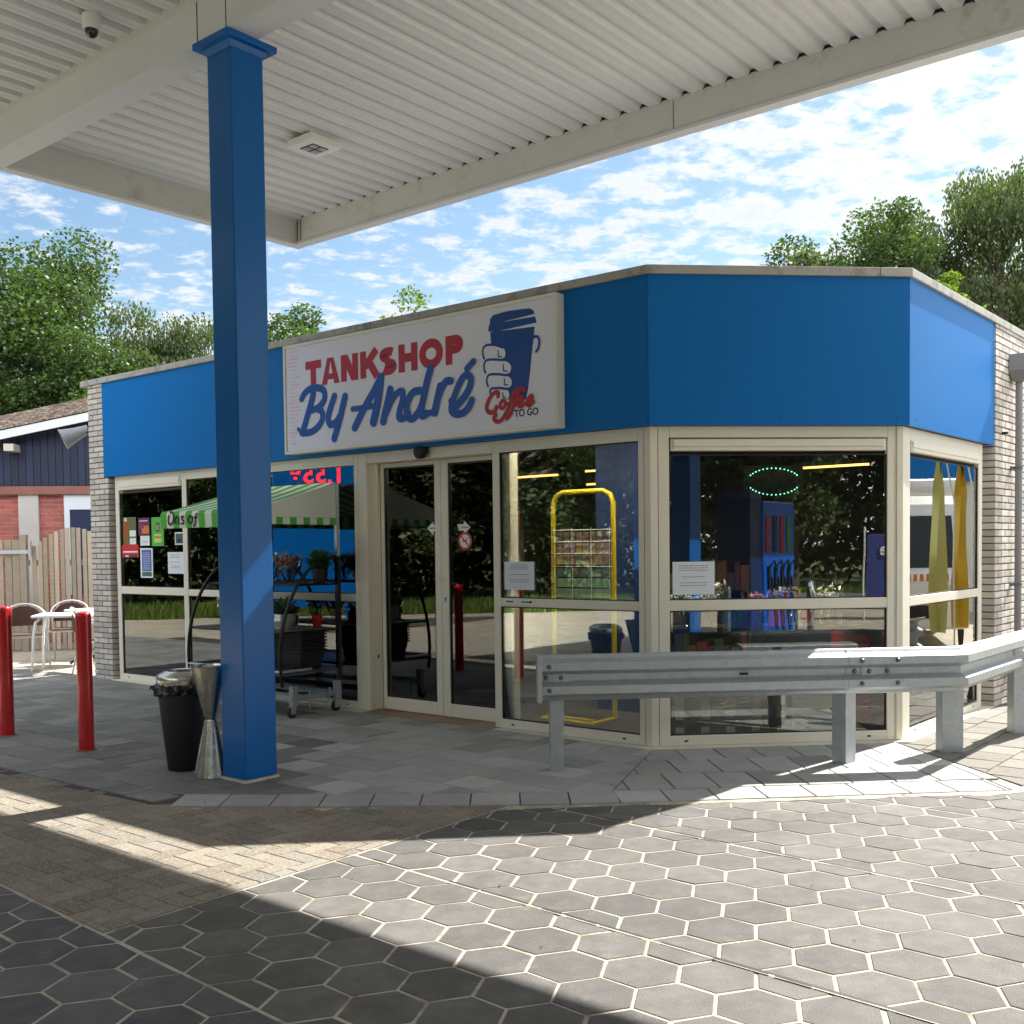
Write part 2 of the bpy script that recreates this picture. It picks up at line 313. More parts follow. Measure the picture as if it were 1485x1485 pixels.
COFFEE= [([(-1.331, 2.731), (-1.325, 2.755), (-1.352, 2.765), (-1.39, 2.749), (-1.429, 2.711), (-1.452, 2.664), (-1.447, 2.627), (-1.409, 2.607), (-1.37, 2.616), (-1.348, 2.647)], 0.026), ([(-1.277, 2.697), (-1.304, 2.675), (-1.31, 2.643), (-1.284, 2.629), (-1.257, 2.654), (-1.261, 2.687), (-1.283, 2.693)], 0.02), ([(-1.122, 2.771), (-1.16, 2.742), (-1.192, 2.689), (-1.225, 2.627), (-1.258, 2.581), (-1.301, 2.536), (-1.35, 2.532), (-1.377, 2.559), (-1.355, 2.586)], 0.024), ([(-1.05, 2.751), (-1.081, 2.766), (-1.112, 2.746), (-1.145, 2.692), (-1.172, 2.631), (-1.204, 2.577), (-1.242, 2.546)], 0.024), ([(-1.246, 2.658), (-1.182, 2.672), (-1.14, 2.68)], 0.015), ([(-1.13, 2.643), (-1.087, 2.663), (-1.071, 2.693), (-1.092, 2.703), (-1.113, 2.681), (-1.119, 2.642), (-1.093, 2.623), (-1.057, 2.644)], 0.019), ([(-1.041, 2.651), (-0.994, 2.666), (-0.973, 2.692), (-0.989, 2.705), (-1.02, 2.68), (-1.031, 2.642), (-1.005, 2.623), (-0.962, 2.655)], 0.019)]
CUP= [(-1.409, 3.254), (-0.95, 3.234), (-0.962, 3.15), (-0.984, 3.018), (-1.001, 2.893), (-1.022, 2.768), (-1.046, 2.679), (-1.229, 2.697), (-1.287, 2.763), (-1.369, 3.016), (-1.4, 3.159)]
RIM= [(-1.431, 3.261), (-1.419, 3.312), (-1.41, 3.319), (-1.409, 3.356), (-1.374, 3.384), (-1.234, 3.394), (-1.066, 3.388), (-0.994, 3.381), (-0.959, 3.359), (-0.952, 3.332), (-1.289, 3.316), (-0.944, 3.312), (-0.93, 3.263), (-1.344, 3.249)]
FING= [[(-1.48, 3.058), (-1.486, 3.112), (-1.465, 3.143), (-1.422, 3.147), (-1.303, 3.12), (-1.258, 3.092), (-1.252, 3.051), (-1.272, 3.029), (-1.326, 3.031), (-1.473, 3.051)], [(-1.467, 2.946), (-1.473, 3.004), (-1.451, 3.03), (-1.391, 3.027), (-1.251, 3.002), (-1.199, 2.964), (-1.197, 2.919), (-1.226, 2.902), (-1.285, 2.907), (-1.458, 2.932)], [(-1.438, 2.827), (-1.448, 2.878), (-1.426, 2.904), (-1.371, 2.906), (-1.242, 2.884), (-1.192, 2.85), (-1.19, 2.81), (-1.217, 2.792), (-1.286, 2.795), (-1.427, 2.814)], [(-1.406, 2.742), (-1.415, 2.776), (-1.395, 2.794), (-1.351, 2.794), (-1.244, 2.775), (-1.215, 2.748), (-1.218, 2.716), (-1.245, 2.706), (-1.396, 2.721)]]
OUTL= [([(-1.473, 3.049), (-1.486, 3.079), (-1.486, 3.121), (-1.465, 3.147), (-1.421, 3.153), (-1.346, 3.14), (-1.281, 3.115)], 0.01), ([(-1.463, 2.935), (-1.476, 2.971), (-1.468, 3.016), (-1.44, 3.033), (-1.369, 3.029), (-1.272, 3.013)], 0.01), ([(-1.435, 2.823), (-1.448, 2.861), (-1.439, 2.897), (-1.414, 2.913), (-1.338, 2.908), (-1.242, 2.89)], 0.01), ([(-1.406, 2.75), (-1.412, 2.784), (-1.389, 2.799), (-1.308, 2.794), (-1.233, 2.78)], 0.01), ([(-0.972, 3.144), (-0.946, 3.156), (-0.916, 3.148), (-0.904, 3.111), (-0.912, 3.065), (-0.936, 3.038)], 0.01)]
NAILS= [[(-1.325, 3.099), (-1.323, 3.047), (-1.285, 3.039)], [(-1.271, 2.98), (-1.271, 2.928), (-1.231, 2.918)], [(-1.262, 2.866), (-1.263, 2.817), (-1.224, 2.809)], [(-1.28, 2.758), (-1.277, 2.72), (-1.249, 2.714)]]

# ---------------------------------------------------------------- frames of the place
BRZ = -R(44.0708); BO = Vector((1.605, 7.782, 0)); bX = Vector((math.cos(BRZ), math.sin(BRZ))); bY = Vector((-math.sin(BRZ), math.cos(BRZ)))
def BW(x, y, z=0.):                       # building local -> world
    return Vector((BO.x+bX.x*x+bY.x*y, BO.y+bX.y*x+bY.y*y, z))
CRZ = -R(44.426); CO = Vector((-1.227, 6.953, 0)); kX = Vector((math.cos(CRZ), math.sin(CRZ))); kY = Vector((-math.sin(CRZ), math.cos(CRZ)))
def CW(x, y, z=0.): return Vector((CO.x+kX.x*x+kY.x*y, CO.y+kX.y*x+kY.y*y, z))

# ---------------------------------------------------------------- ground, paving, road
g = MB(); g.add([(-900, -900, -.16), (900, -900, -.16), (900, 900, -.16), (-900, 900, -.16)], [(0, 1, 2, 3)])
tag(g.build('ground', M['soil']), kind='structure')
def clip(poly, hp):
    """keep a*x+b*y<=c"""
    a, b, c = hp; o = []; n = len(poly)
    for i in range(n):
        p, q = poly[i], poly[(i+1) % n]; dp = a*p[0]+b*p[1]-c; dq = a*q[0]+b*q[1]-c
        if dp <= 0: o.append(p)
        if (dp < 0 < dq) or (dq < 0 < dp):
            t = dp/(dp-dq); o.append((p[0]+(q[0]-p[0])*t, p[1]+(q[1]-p[1])*t))
    return o
def area(p): return abs(sum(p[i][0]*p[(i+1) % len(p)][1]-p[(i+1) % len(p)][0]*p[i][1] for i in range(len(p))))/2
def inset(poly, d):
    n = len(poly)
    s = sum(poly[i][0]*poly[(i+1) % n][1]-poly[(i+1) % n][0]*poly[i][1] for i in range(n))
    if s < 0: poly = poly[::-1]
    out = list(poly)
    for i in range(n):
        p, q = poly[i], poly[(i+1) % n]; ex, ey = q[0]-p[0], q[1]-p[1]; L = math.hypot(ex, ey)
        if L < 1e-6: continue
        nx, ny = ey/L, -ex/L
        out = clip(out, (nx, ny, nx*p[0]+ny*p[1]-d))
        if len(out) < 3: return []
    return out
def paver(mb, poly, top, gap=.004, ch=.004, rng=rnd, tone=1., tilt=.0015, hps=()):
    for h in hps:
        poly = clip(poly, h)
        if len(poly) < 3: return
    poly = inset(poly, gap)
    if len(poly) < 3 or area(poly) < 4e-4: return
    inn = inset(poly, ch)
    if len(inn) < 3: return
    if len(inn) != len(poly):                       # keep ring topology: scale instead
        mx_ = sum(p[0] for p in poly)/len(poly); my_ = sum(p[1] for p in poly)/len(poly)
        inn = [(mx_+(p[0]-mx_)*.94, my_+(p[1]-my_)*.94) for p in poly]
        s = sum(poly[i][0]*poly[(i+1) % len(poly)][1]-poly[(i+1) % len(poly)][0]*poly[i][1] for i in range(len(poly)))
    n = len(poly); tx, ty = rng.uniform(-tilt, tilt)*4, rng.uniform(-tilt, tilt)*4; dz = rng.uniform(-tilt, tilt)
    mx_ = sum(p[0] for p in poly)/n; my_ = sum(p[1] for p in poly)/n
    zt = lambda p, z: z+dz+tx*(p[0]-mx_)+ty*(p[1]-my_)
    # align start vertex
    k = min(range(n), key=lambda i: (inn[i][0]-poly[0][0])**2+(inn[i][1]-poly[0][1])**2); inn = inn[k:]+inn[:k]
    vs = [(p[0], p[1], top-.02) for p in poly]+[(p[0], p[1], zt(p, top-ch*.8)) for p in poly]+[(p[0], p[1], zt(p, top)) for p in inn]
    fs = [(i, (i+1) % n, n+(i+1) % n, n+i) for i in range(n)]+[(n+i, n+(i+1) % n, 2*n+(i+1) % n, 2*n+i) for i in range(n)]+[tuple(range(2*n, 3*n))]
    mb.add(vs, fs, tone)
# wide forecourt sheet (brick field, procedural further out), joints sheet under the modelled pavers
fm = M['forecourt'] = bpy.data.materials.new('forecourt_brick'); fm.use_nodes = True; nt = fm.node_tree; b = nt.nodes['Principled BSDF']; b.inputs['Roughness'].default_value = .9
tcn = nt.nodes.new('ShaderNodeTexCoord'); br = nt.nodes.new('ShaderNodeTexBrick'); br.inputs['Scale'].default_value = 1.
br.inputs['Brick Width'].default_value = .21; br.inputs['Row Height'].default_value = .105; br.inputs['Mortar Size'].default_value = .005
br.inputs['Color1'].default_value = (*s8(176, 166, 148), 1); br.inputs['Color2'].default_value = (*s8(156, 146, 130), 1); br.inputs['Mortar'].default_value = (*s8(190, 178, 150), 1)
mp = nt.nodes.new('ShaderNodeMapping'); mp.inputs['Rotation'].default_value = (0, 0, R(44)); nt.links.new(tcn.outputs['Object'], mp.inputs[0]); nt.links.new(mp.outputs[0], br.inputs[0])
no = nt.nodes.new('ShaderNodeTexNoise'); no.inputs['Scale'].default_value = 1.2; no.inputs['Detail'].default_value = 6; nt.links.new(tcn.outputs['Object'], no.inputs[0])
hs = nt.nodes.new('ShaderNodeHueSaturation'); nt.links.new(br.outputs[0], hs.inputs['Color']); nt.links.new(mth(nt, 'MULTIPLY_ADD', no.outputs[0], .6, .7), hs.inputs['Value']); nt.links.new(hs.outputs[0], b.inputs['Base Color'])
g = MB(); g.box(-16, 26, -9, 20, -.16, -.034); tag(g.build('forecourt', fm), kind='structure')
# road behind the viewer and the verge of it
asph = mat('asphalt', s8(104, 104, 104), .9, var=.15, vscale=2, bump=.5, bscale=200)
g = MB(); g.box(-60, 70, -18.5, -11.5, -.155, -.06); tag(g.build('road', asph), kind='structure')
g = MB()
for i in range(22): g.add([(-60+i*6, -15.1, -.052), (-57+i*6, -15.1, -.052), (-57+i*6, -14.95, -.052), (-60+i*6, -14.95, -.052)], [(0, 1, 2, 3)])
tag(g.build('road_markings', M['whitepaint']), kind='structure')
# joint bed
g = MB(); g.add([(-9, -3.0, -.0018), (9, -3.0, -.0018), (9, 12, -.0018), (-9, 12, -.0018)], [(0, 1, 2, 3)]); g.box(-9, 9, -3, 12, -.033, -.005)
tag(g.build('joint_sand', M['sand']), kind='structure')

YB = lambda x: 6.12+.0245*(x-1.9)**2 if x < 1.9 else 6.12           # front edge of the slab border
eA, eB = Vector((-1.51, 4.11)), Vector((.39, 6.15)); ed = (eB-eA).normalized(); en = Vector((-ed.y, ed.x))   # hex | brick edge
sa = R(-47.0); sd = Vector((math.cos(sa), math.sin(sa))); sn = Vector((-sd.y, sd.x))                         # seam direction and normal (away from viewer)
# hexagonal pavers: vertex-to-vertex diagonal runs along the seams
S = .268; Rr = S/math.sqrt(3)
l1 = Vector((math.cos(sa+R(30)), math.sin(sa+R(30))))*S; l2 = Vector((math.cos(sa+R(90)), math.sin(sa+R(90))))*S
org = Vector((.443, 3.749))
seam0 = Vector((.841, 5.934)).dot(sn)-.02
# shift lattice so a centre lies on a seam
k = round((org.dot(sn)-seam0)/(S/2)); org = org + sn*(seam0+k*S/2-org.dot(sn))
STEP = S/2*10
hx = MB(); hxl = MB()
dleft = seam0-2*STEP
for i in range(-60, 61):
    for j in range(-60, 61):
        c = org+l1*i+l2*j
        if not (-4.5 < c.x < 8.5 and .6 < c.y < 6.6): continue
        poly = [(c.x+rnd.uniform(-.0025, .0025)+Rr*math.cos(sa+R(60*q)), c.y+rnd.uniform(-.0025, .0025)+Rr*math.sin(sa+R(60*q))) for q in range(6)]
        sc_ = c.dot(sn)
        for m_ in range(-5, 3):
            lo, hi = seam0+m_*STEP, seam0+(m_+1)*STEP
            if sc_ < lo-Rr or sc_ > hi+Rr: continue
            hps = [(sn.x, sn.y, hi-.003), (-sn.x, -sn.y, -lo-.003), (0, 1, 6.10)]
            if m_ >= -2: hps.append((en.x, en.y, en.dot(eA)-.004))      # right of brick edge
            else: hps.append((en.x, en.y, 99))
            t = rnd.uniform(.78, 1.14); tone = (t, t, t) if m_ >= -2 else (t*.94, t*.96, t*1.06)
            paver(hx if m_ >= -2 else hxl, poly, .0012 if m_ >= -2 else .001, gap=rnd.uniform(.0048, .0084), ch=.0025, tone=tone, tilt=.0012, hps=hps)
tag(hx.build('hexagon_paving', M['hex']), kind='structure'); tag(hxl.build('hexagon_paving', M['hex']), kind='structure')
# dark open joints along the slab seams
g = MB()
for m_ in (0, -1):
    c0 = sn*(seam0+m_*STEP); t = -6.2
    while t < 4.5:
        L = rnd.uniform(.10, .30); a = c0+sd*t; bb = c0+sd*(t+L)
        if a.y < 6.05 and (a-eA).dot(en) < 0 and rnd.random() < .9:
            w_ = rnd.uniform(.010, .019); g.add([(a.x-sn.x*w_, a.y-sn.y*w_, .0062), (bb.x-sn.x*w_, bb.y-sn.y*w_, .0062), (bb.x+sn.x*.003, bb.y+sn.y*.003, .0066), (a.x+sn.x*.003, a.y+sn.y*.003, .0066)], [(0, 1, 2, 3)])
        t += L+rnd.uniform(0, .1)
tag(g.build('slab_joint', M['dark']), kind='structure')
# brick pavers, herringbone
bp_ = MB(); a_ = .1045; ba = R(-44.0); bx_ = Vector((math.cos(ba), math.sin(ba))); by_ = Vector((-math.sin(ba), math.cos(ba))); bo = Vector((-1.51, 4.11))
seamL = dleft
hb = [(-en.x, -en.y, -(en.dot(eA)+.006)), (-sn.x, -sn.y, -(seamL+.005))]
for i in range(-70, 71):
    for j in range(-40, 41):
        ox, oy = i+2*j, i-2*j
        for (x0, y0, x1, y1) in ((0, 0, 2, 1), (0, 1, 1, 3)):
            cx, cy = (ox+(x0+x1)/2)*a_, (oy+(y0+y1)/2)*a_; c = bo+bx_*cx+by_*cy
            if not (-6.5 < c.x < 1.2 and 3.6 < c.y < 10.5): continue
            if c.y > YB(c.x)+.02 and c.x > -1.6: continue
            if c.x <= -1.6 and (c-Vector((-1.556, 6.393))).dot(Vector((.668, .744))) > .02: continue
            poly = []
            for (xx, yy) in ((x0, y0), (x1, y0), (x1, y1), (x0, y1)):
                p = bo+bx_*((ox+xx)*a_)+by_*((oy+yy)*a_); poly.append((p.x, p.y))
            t = rnd.uniform(.72, 1.12); wv = rnd.uniform(-.05, .05)
            paver(bp_, poly, .0035, gap=.0024, ch=.0025, tone=(t+wv, t, t-wv), tilt=.0008, hps=hb)
tag(bp_.build('brick_paving', M['clinker']), kind='structure')
# concrete slabs: border row, slabs square to the shop front, slabs square to the bay
slab = MB(); slabd = MB()
db = [(-1.58, 6.40)]+[(x_/10, YB(x_/10)+.006) for x_ in range(-14, 35, 3)]+[(3.50, 6.13), (3.5, 7.70)]+[tuple(BW(0, .0).xy), tuple(BW(-12.5, .0).xy), tuple((BW(-12.5, 0)-Vector((.668, .744, 0))*4.2).xy)]
g = MB(); g.add([(p[0], p[1], .0035) for p in db], [tuple(range(len(db)))]); tag(g.build('slab_joints', M['jointd']), kind='structure')
x = -1.58
while x < 3.45:                                     # border row following a shallow arc
    x2 = min(x+.295, 3.47); ya, yb_ = YB(x), YB(x2); dp = .30
    t = rnd.uniform(.82, 1.2)
    poly = [(x, ya), (x2, yb_), (x2+.02*(x < 1), yb_+dp), (x+.02*(x < 1), ya+dp)]
    paver(slab, poly, .012, gap=.0045, ch=.004, tone=t, tilt=.001)
    x = x2
mit = Vector((-.38, -.925)).normalized(); mn = Vector((-mit.y, mit.x)); mp0 = Vector((1.6, 7.72))     # mitre in front of the bay corner
sgn = 1 if (Vector((3, 7))-mp0).dot(mn) > 0 else -1
for j in range(4):
    for i in range(-12, 10):
        x0 = .9+i*.285+(.14 if j % 2 else 0); y0 = 6.43+j*.44
        poly = [(x0, y0), (x0+.285, y0), (x0+.285, y0+.44), (x0, y0+.44)]
        t = rnd.uniform(.8, 1.22)
        paver(slab, poly, .012, gap=.0045, ch=.004, tone=t, tilt=.001, hps=[(-sgn*mn.x, -sgn*mn.y, -sgn*mn.dot(mp0)), (1, .09, 3.52+.09*7), (0, 1, 7.735)])
bo2 = BW(0, -.02); 
for i in range(-64, 8):
    for j in range(0, 16):
        c = BW(i*.30+.15, -.02-.3*j-.15)
        if c.y < YB(c.x) - .1 or c.x < -13: continue
        if c.x < -1.58 and (c.xy-Vector((-1.556, 6.393))).dot(Vector((.668, .744))) < -.1: continue
        off = .15 if j % 2 else 0
        poly = [tuple(BW(i*.3+off+dx, -.02-.3*j-dy).xy) for dx, dy in ((0, 0), (.3, 0), (.3, .3), (0, .3))]
        hps = [(sgn*mn.x, sgn*mn.y, sgn*mn.dot(mp0))]
        if c.x > -1.7: # stop at the border row (local tangent of the arc)
            xs = c.x; y_ = YB(xs)+.30; sl_ = .049*(xs-1.9) if xs < 1.9 else 0; hps.append((sl_, -1, sl_*xs-y_))
        if c.x < -1.3: hps.append((-.668, -.744, -(-1.556*.668+6.393*.744)))
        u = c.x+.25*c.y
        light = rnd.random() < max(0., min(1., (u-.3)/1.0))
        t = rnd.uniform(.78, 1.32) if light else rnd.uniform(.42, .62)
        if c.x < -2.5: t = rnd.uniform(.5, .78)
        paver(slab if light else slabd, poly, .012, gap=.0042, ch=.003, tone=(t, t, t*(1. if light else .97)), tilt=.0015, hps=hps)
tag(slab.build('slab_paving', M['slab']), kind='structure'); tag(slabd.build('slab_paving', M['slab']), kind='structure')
# exposed aggregate slabs beside the bay
ag = MB(); fl = Vector((3.54, 7.45))
for i in range(0, 22):
    for j in range(-3, 14):
        p0 = fl+bY*(.3*(i-6)+(.15 if j % 2 else 0))+bX*(.3*j)
        poly = [tuple(p0), tuple(p0+bY*.3), tuple(p0+bY*.3+bX*.3), tuple(p0+bX*.3)]
        c = p0+bY*.15+bX*.15
        if c.y < 6.0 or c.y > 12: continue
        t = rnd.uniform(.8, 1.12)
        paver(ag, poly, .008, gap=.005, ch=.004, tone=(t, t*.99, t*.97), tilt=.002, hps=[(-1, -.09, -(3.54+.09*7)), (0, -1, -6.14), (-bX.x, -bX.y, -(fl.dot(bX)-.3))])
tag(ag.build('aggregate_paving', M['agg']), kind='structure')
# sand spilled along the slab edge
g = MB(); 
xs = [-.2+.12*i for i in range(60)]
lo = [(x, 6.085-rnd.uniform(0, .02)-(.05 if x > 2.4 else .01)*rnd.random()**2, .0) for x in xs]; hi = [(x, YB(x)+.004, .0) for x in xs]
for i in range(len(xs)-1):
    if xs[i] < 1.2: continue
    g.add([lo[i][:2]+(.0022,), lo[i+1][:2]+(.0022,), hi[i+1][:2]+(.0055,), hi[i][:2]+(.0055,)], [(0, 1, 2, 3)])
tag(g.build('sand', M['sand']), kind='structure')

# leaf litter and crumbs
lr = np.random.RandomState(5); e = MB()
for k in range(150):
    x, y = lr.uniform(-3.6, 4.2), lr.uniform(3.2, 7.6)
    if lr.rand() < .5: y = YB(x)-lr.uniform(-.05, .12) if x > -1.5 else y
    if y > 7.5 and x < 3.4: continue
    a, L = lr.uniform(0, 6.28), lr.uniform(.006, .022); c, s_ = math.cos(a)*L, math.sin(a)*L; z = .0165+lr.uniform(0, .003) if y > YB(x) else .006
    e.add([(x, y, z), (x+c*.5-s_*.3, y+s_*.5+c*.3, z+.002), (x+c, y+s_, z+.003), (x+c*.5+s_*.3, y+s_*.5-c*.3, z)], [(0, 1, 2, 3)], lr.uniform(.5, 1.3))
tag(e.build('litter', mat('dry_leaf', s8(96, 66, 40), .9, attr='tone')), 'dry leaf crumbs scattered over the paving', 'litter', kind='stuff')

# ---------------------------------------------------------------- canopy over the forecourt
can = thing('fuel_canopy', 'white ribbed metal forecourt canopy on square blue posts, covering the top of the picture', 'canopy', CO, CRZ)
X0, X1, Y0c, Y1c, ZD = -3.525, 13.0, -9.0, 3.32, .09
dk = MB(); per = .1965; prof = []; x = 3.436-.108-.02-per*36
while x < X1:
    if x < X0-.1: x += per; continue
    for dx, z in ((0, 4.98), (.045, 4.98), (.048, 4.983), (.056, 4.983), (.059, 4.98), (.108, 4.98), (.128, 5.018), (.172, 5.018)): prof.append((x+dx+.02, z+ZD))
    x += per
n = len(prof); vs = [(p[0], Y0c, p[1]) for p in prof]+[(p[0], Y1c, p[1]) for p in prof]
vs += [(p[0], Y0c, 5.2) for p in prof]+[(p[0], Y1c, 5.2) for p in prof]
fs = []
for i in range(n-1): fs += [(i, i+1, n+i+1, n+i), (2*n+i, 3*n+i, 3*n+i+1, 2*n+i+1)]
dk.add(vs, fs); dk.build('roof_deck', M['canopy'], can)
# dark corrugation voids closed by the edge beam
def edge(mb, x0, x1, y0, y1): mb.box(x0, x1, y0, y1, 4.79, 5.42)
e = MB(); e.box(X0-.12, X1+.24, Y1c+.0, Y1c+.115, 4.83, 5.45); e.build('edge_beam', M['canopy_edge'], can, bevel=.006)
e = MB(); e.box(X0-.12, X0, Y0c, Y1c-.003, 4.83, 5.45); e.build('edge_beam', M['canopy_edge'], can, bevel=.006)
e = MB(); e.box(X1, X1+.24, Y0c, Y1c-.003, 4.83, 5.45); e.build('edge_beam', M['canopy_edge'], can, bevel=.006)
e = MB(); e.box(X0-.12, X1+.24, Y0c-.24, Y0c-.003, 4.83, 5.45); e.build('edge_beam', M['canopy_edge'], can, bevel=.006)
zg = [(p[0], p[1]) for p in prof if X0+.02 < p[0] < X1-.02]
e = MB(); e.add([(x, Y1c-.004, z-.001) for x, z in zg]+[(x, Y1c-.004, z-.0015 if z < 5.075 else 5.082) for x, z in zg], [(i, i+1, len(zg)+i+1, len(zg)+i) for i in range(len(zg)-1)]); e.build('groove_shade', M['dark'], can)  # black strip painting the shade inside the deck grooves
# bottom lip and corner seam
e = MB(); e.box(X0-.02, X1, Y1c-.012, Y1c+.10, 4.800, 4.829); e.build('edge_lip', M['canopy'], can, bevel=.003)
e = MB(); e.box(X0-.10, X0+.012, Y0c, Y1c+.10, 4.797, 4.827); e.build('edge_lip', M['canopy'], can, bevel=.003)
e = MB()
for xx in (X0+.018, X0+.07): e.box(xx, xx+.006, Y1c-.006, Y1c-.001, 4.84, 5.06)
for xx in (1.2, 6.4): e.box(xx, xx+.004, Y1c-.004, Y1c-.001, 4.84, 5.06)
e.build('seam', M['jointd'], can)
# cross beams carried by the posts
for yy in (-.04, -6.2):
    e = MB(); e.box(X0+.012, X1-.01, yy, yy+.215, 4.765, 5.069); e.build('cross_beam', M['canopy'], can, bevel=.004)
    zig = [(p[0], p[1]) for p in prof if X0+.02 < p[0] < X1-.02]
    e = MB(); e.add([(x, yy-.0035, z-.0005) for x, z in zig]+[(x, yy-.0035, 5.03) for x, z in zig]+[(x, yy+.008, z-.0005) for x, z in zig]+[(x, yy+.008, 5.03) for x, z in zig],
        [f for i in range(len(zig)-1) for n_ in (len(zig),) for f in ((i, i+1, n_+i+1, n_+i), (2*n_+i, 3*n_+i, 3*n_+i+1, 2*n_+i+1), (i, 2*n_+i, 2*n_+i+1, i+1), (n_+i, n_+i+1, 3*n_+i+1, 3*n_+i))]); e.build('filler_strip', M['canopy_edge'], can)
e = MB(); e.box(-.29, -.284, -.0435, -.0405, 4.77, 5.065); e.box(.02, .024, -.0435, -.0405, 4.77, 5.065); e.build('beam_joint', M['jointd'], can)
def post(x, y, first=False):
    p = MB(); p.box(x-.25, x, y, y+.25, .03, 4.72); o = p.build('post', M['blue_col'], can, bevel=.008)
    c = MB(); c.box(x-.315, x+.065, y-.065, y+.315, 4.722, 4.763); c.build('cap_plate', M['blue_col'], o, bevel=.004)
    c = MB(); b0, b1 = [(x-.253, y-.003), (x+.003, y-.003), (x+.003, y+.253), (x-.253, y+.253)], [(x-.275, y-.025), (x+.025, y-.025), (x+.025, y+.275), (x-.275, y+.275)]
    c.add([(*q, 4.685) for q in b0]+[(*q, 4.7215) for q in b1], [(0, 1, 5, 4), (1, 2, 6, 5), (2, 3, 7, 6), (3, 0, 4, 7), (4, 5, 6, 7), (3, 2, 1, 0)]); c.build('collar', M['blue_col'], o, bevel=.003)
    c = MB(); c.box(x-.262, x+.010, y-.012, y+.262, .0, .03); c.build('mortar_foot', M['conc'], o, bevel=.006)
post(0, 0); post(6.0, .0); post(6.0, -6.1); post(0, -6.1)
# lamp and camera under the deck
fx = thing('ceiling_lamp', 'square white lamp with four lenses under the ribbed canopy', 'lamp', CW(-1.595, 1.984, 5.07), CRZ)
e = MB(); e.box(-.165, .165, -.165, .165, -.085, -.02); e.build('housing', M['whitepaint'], fx, bevel=.008)
e = MB(); e.box(-.06, .06, -.06, .06, -.02, .0); e.build('bracket', M['dark'], fx)
for q in ((-.045, -.045), (.045, -.045), (-.045, .045), (.045, .045)):
    e = MB(); e.box(q[0]-.043, q[0]+.043, q[1]-.043, q[1]+.043, -.0885, -.0845); l_ = e.build('lens_rim', M['black'], fx)
    e = MB(); e.box(q[0]-.034, q[0]+.034, q[1]-.034, q[1]+.034, -.0915, -.0885); e.build('lens', col_mat('lens_grey', (150, 152, 160), rough=.3), l_)
dc = thing('security_camera', 'small white dome security camera under the canopy, upper left', 'camera', CW(-1.033, -.347, 5.07), CRZ)
e = MB(); e.lathe([(.058, 0), (.06, -.03), (.056, -.075), (.050, -.095), (.0, -.095)], 28); e.build('housing', M['whitepaint'], dc, smooth=True)
e = MB(); e.lathe([(.043, -.096), (.041, -.115), (.033, -.133), (.018, -.145), (0, -.149)], 24); e.build('dome', mat('dome_black', (.01, .01, .014), .06, coat=.6), dc, smooth=True)

# ---------------------------------------------------------------- the shop
shop = thing('shop_building', 'low fuel station shop with bright blue fascia, cream window frames and grey brick ends', 'building', BO, BRZ)
T1 = lambda s, d, z: (s, -d, z)                                   # long front: s runs left (-7.4) to corner (0), d outward
c45 = Vector((1.389, 1.346)).normalized()
T2 = lambda s, d, z: (c45.x*s+c45.y*d, c45.y*s-c45.x*d, z)        # bay facet
T3 = lambda s, d, z: (1.389+d, 1.346+s, z)                        # right side
HB, CAPZ = 2.40, 3.56
def fbox(mb, T, s0, s1, d0, d1, z0, z1, tone=1.): return mb.box(s0, s1, d0, d1, z0, z1, tone, T)
def plane_poly(d1_, d2_):   # outline of the shop front offset outward by d: returns corner points long-front/bay and bay/side
    t = math.tan(R(22.05))
    return (d1_*t, -d1_), (1.389+d2_, 1.346-d2_*math.tan(R(22.95)))
# fascia panels
FD = .06
pA, pB = plane_poly(FD, FD)
def panel(x0, y0, x1, y1, z0, z1, nx, ny, th=.03):
    mb = MB(); mb.prism([(x0, y0), (x1, y1), (x1-nx*th, y1-ny*th), (x0-nx*th, y0-ny*th)], z0, z1); return mb
o = panel(-7.535, -FD, -2.905, -FD, HB, 3.494, 0, -1).build('fascia_panel', M['blue'], shop)
o = panel(-2.90, -FD, pA[0]-.002, -FD, HB, 3.494, 0, -1).build('fascia_panel', M['blue'], shop)
nb = (c45.y, -c45.x)
o = panel(pA[0]+.002, pA[1], pB[0]-.002, pB[1], HB, 3.494, *nb).build('fascia_panel', M['blue'], shop)
o = panel(pB[0], pB[1]+.003, pB[0], 1.346+2.17, HB, 3.494, 1, 0).build('fascia_panel', M['blue'], shop)
e = MB()
for s in (.06, .97, 1.86):
    for z in (2.45,):
        e.lathe([(.007, 0), (.006, .003), (0, .004)], 8, T=lambda x, y, zz, s=s, z=z: T2(s+x, FD+zz, z+y))
for s in (.12, .9): e.lathe([(.007, 0), (.006, .003), (0, .004)], 8, T=lambda x, y, zz, s=s: T3(s+x, FD+zz, 2.45+y))
e.build('panel_screw', M['innerblue'], shop)
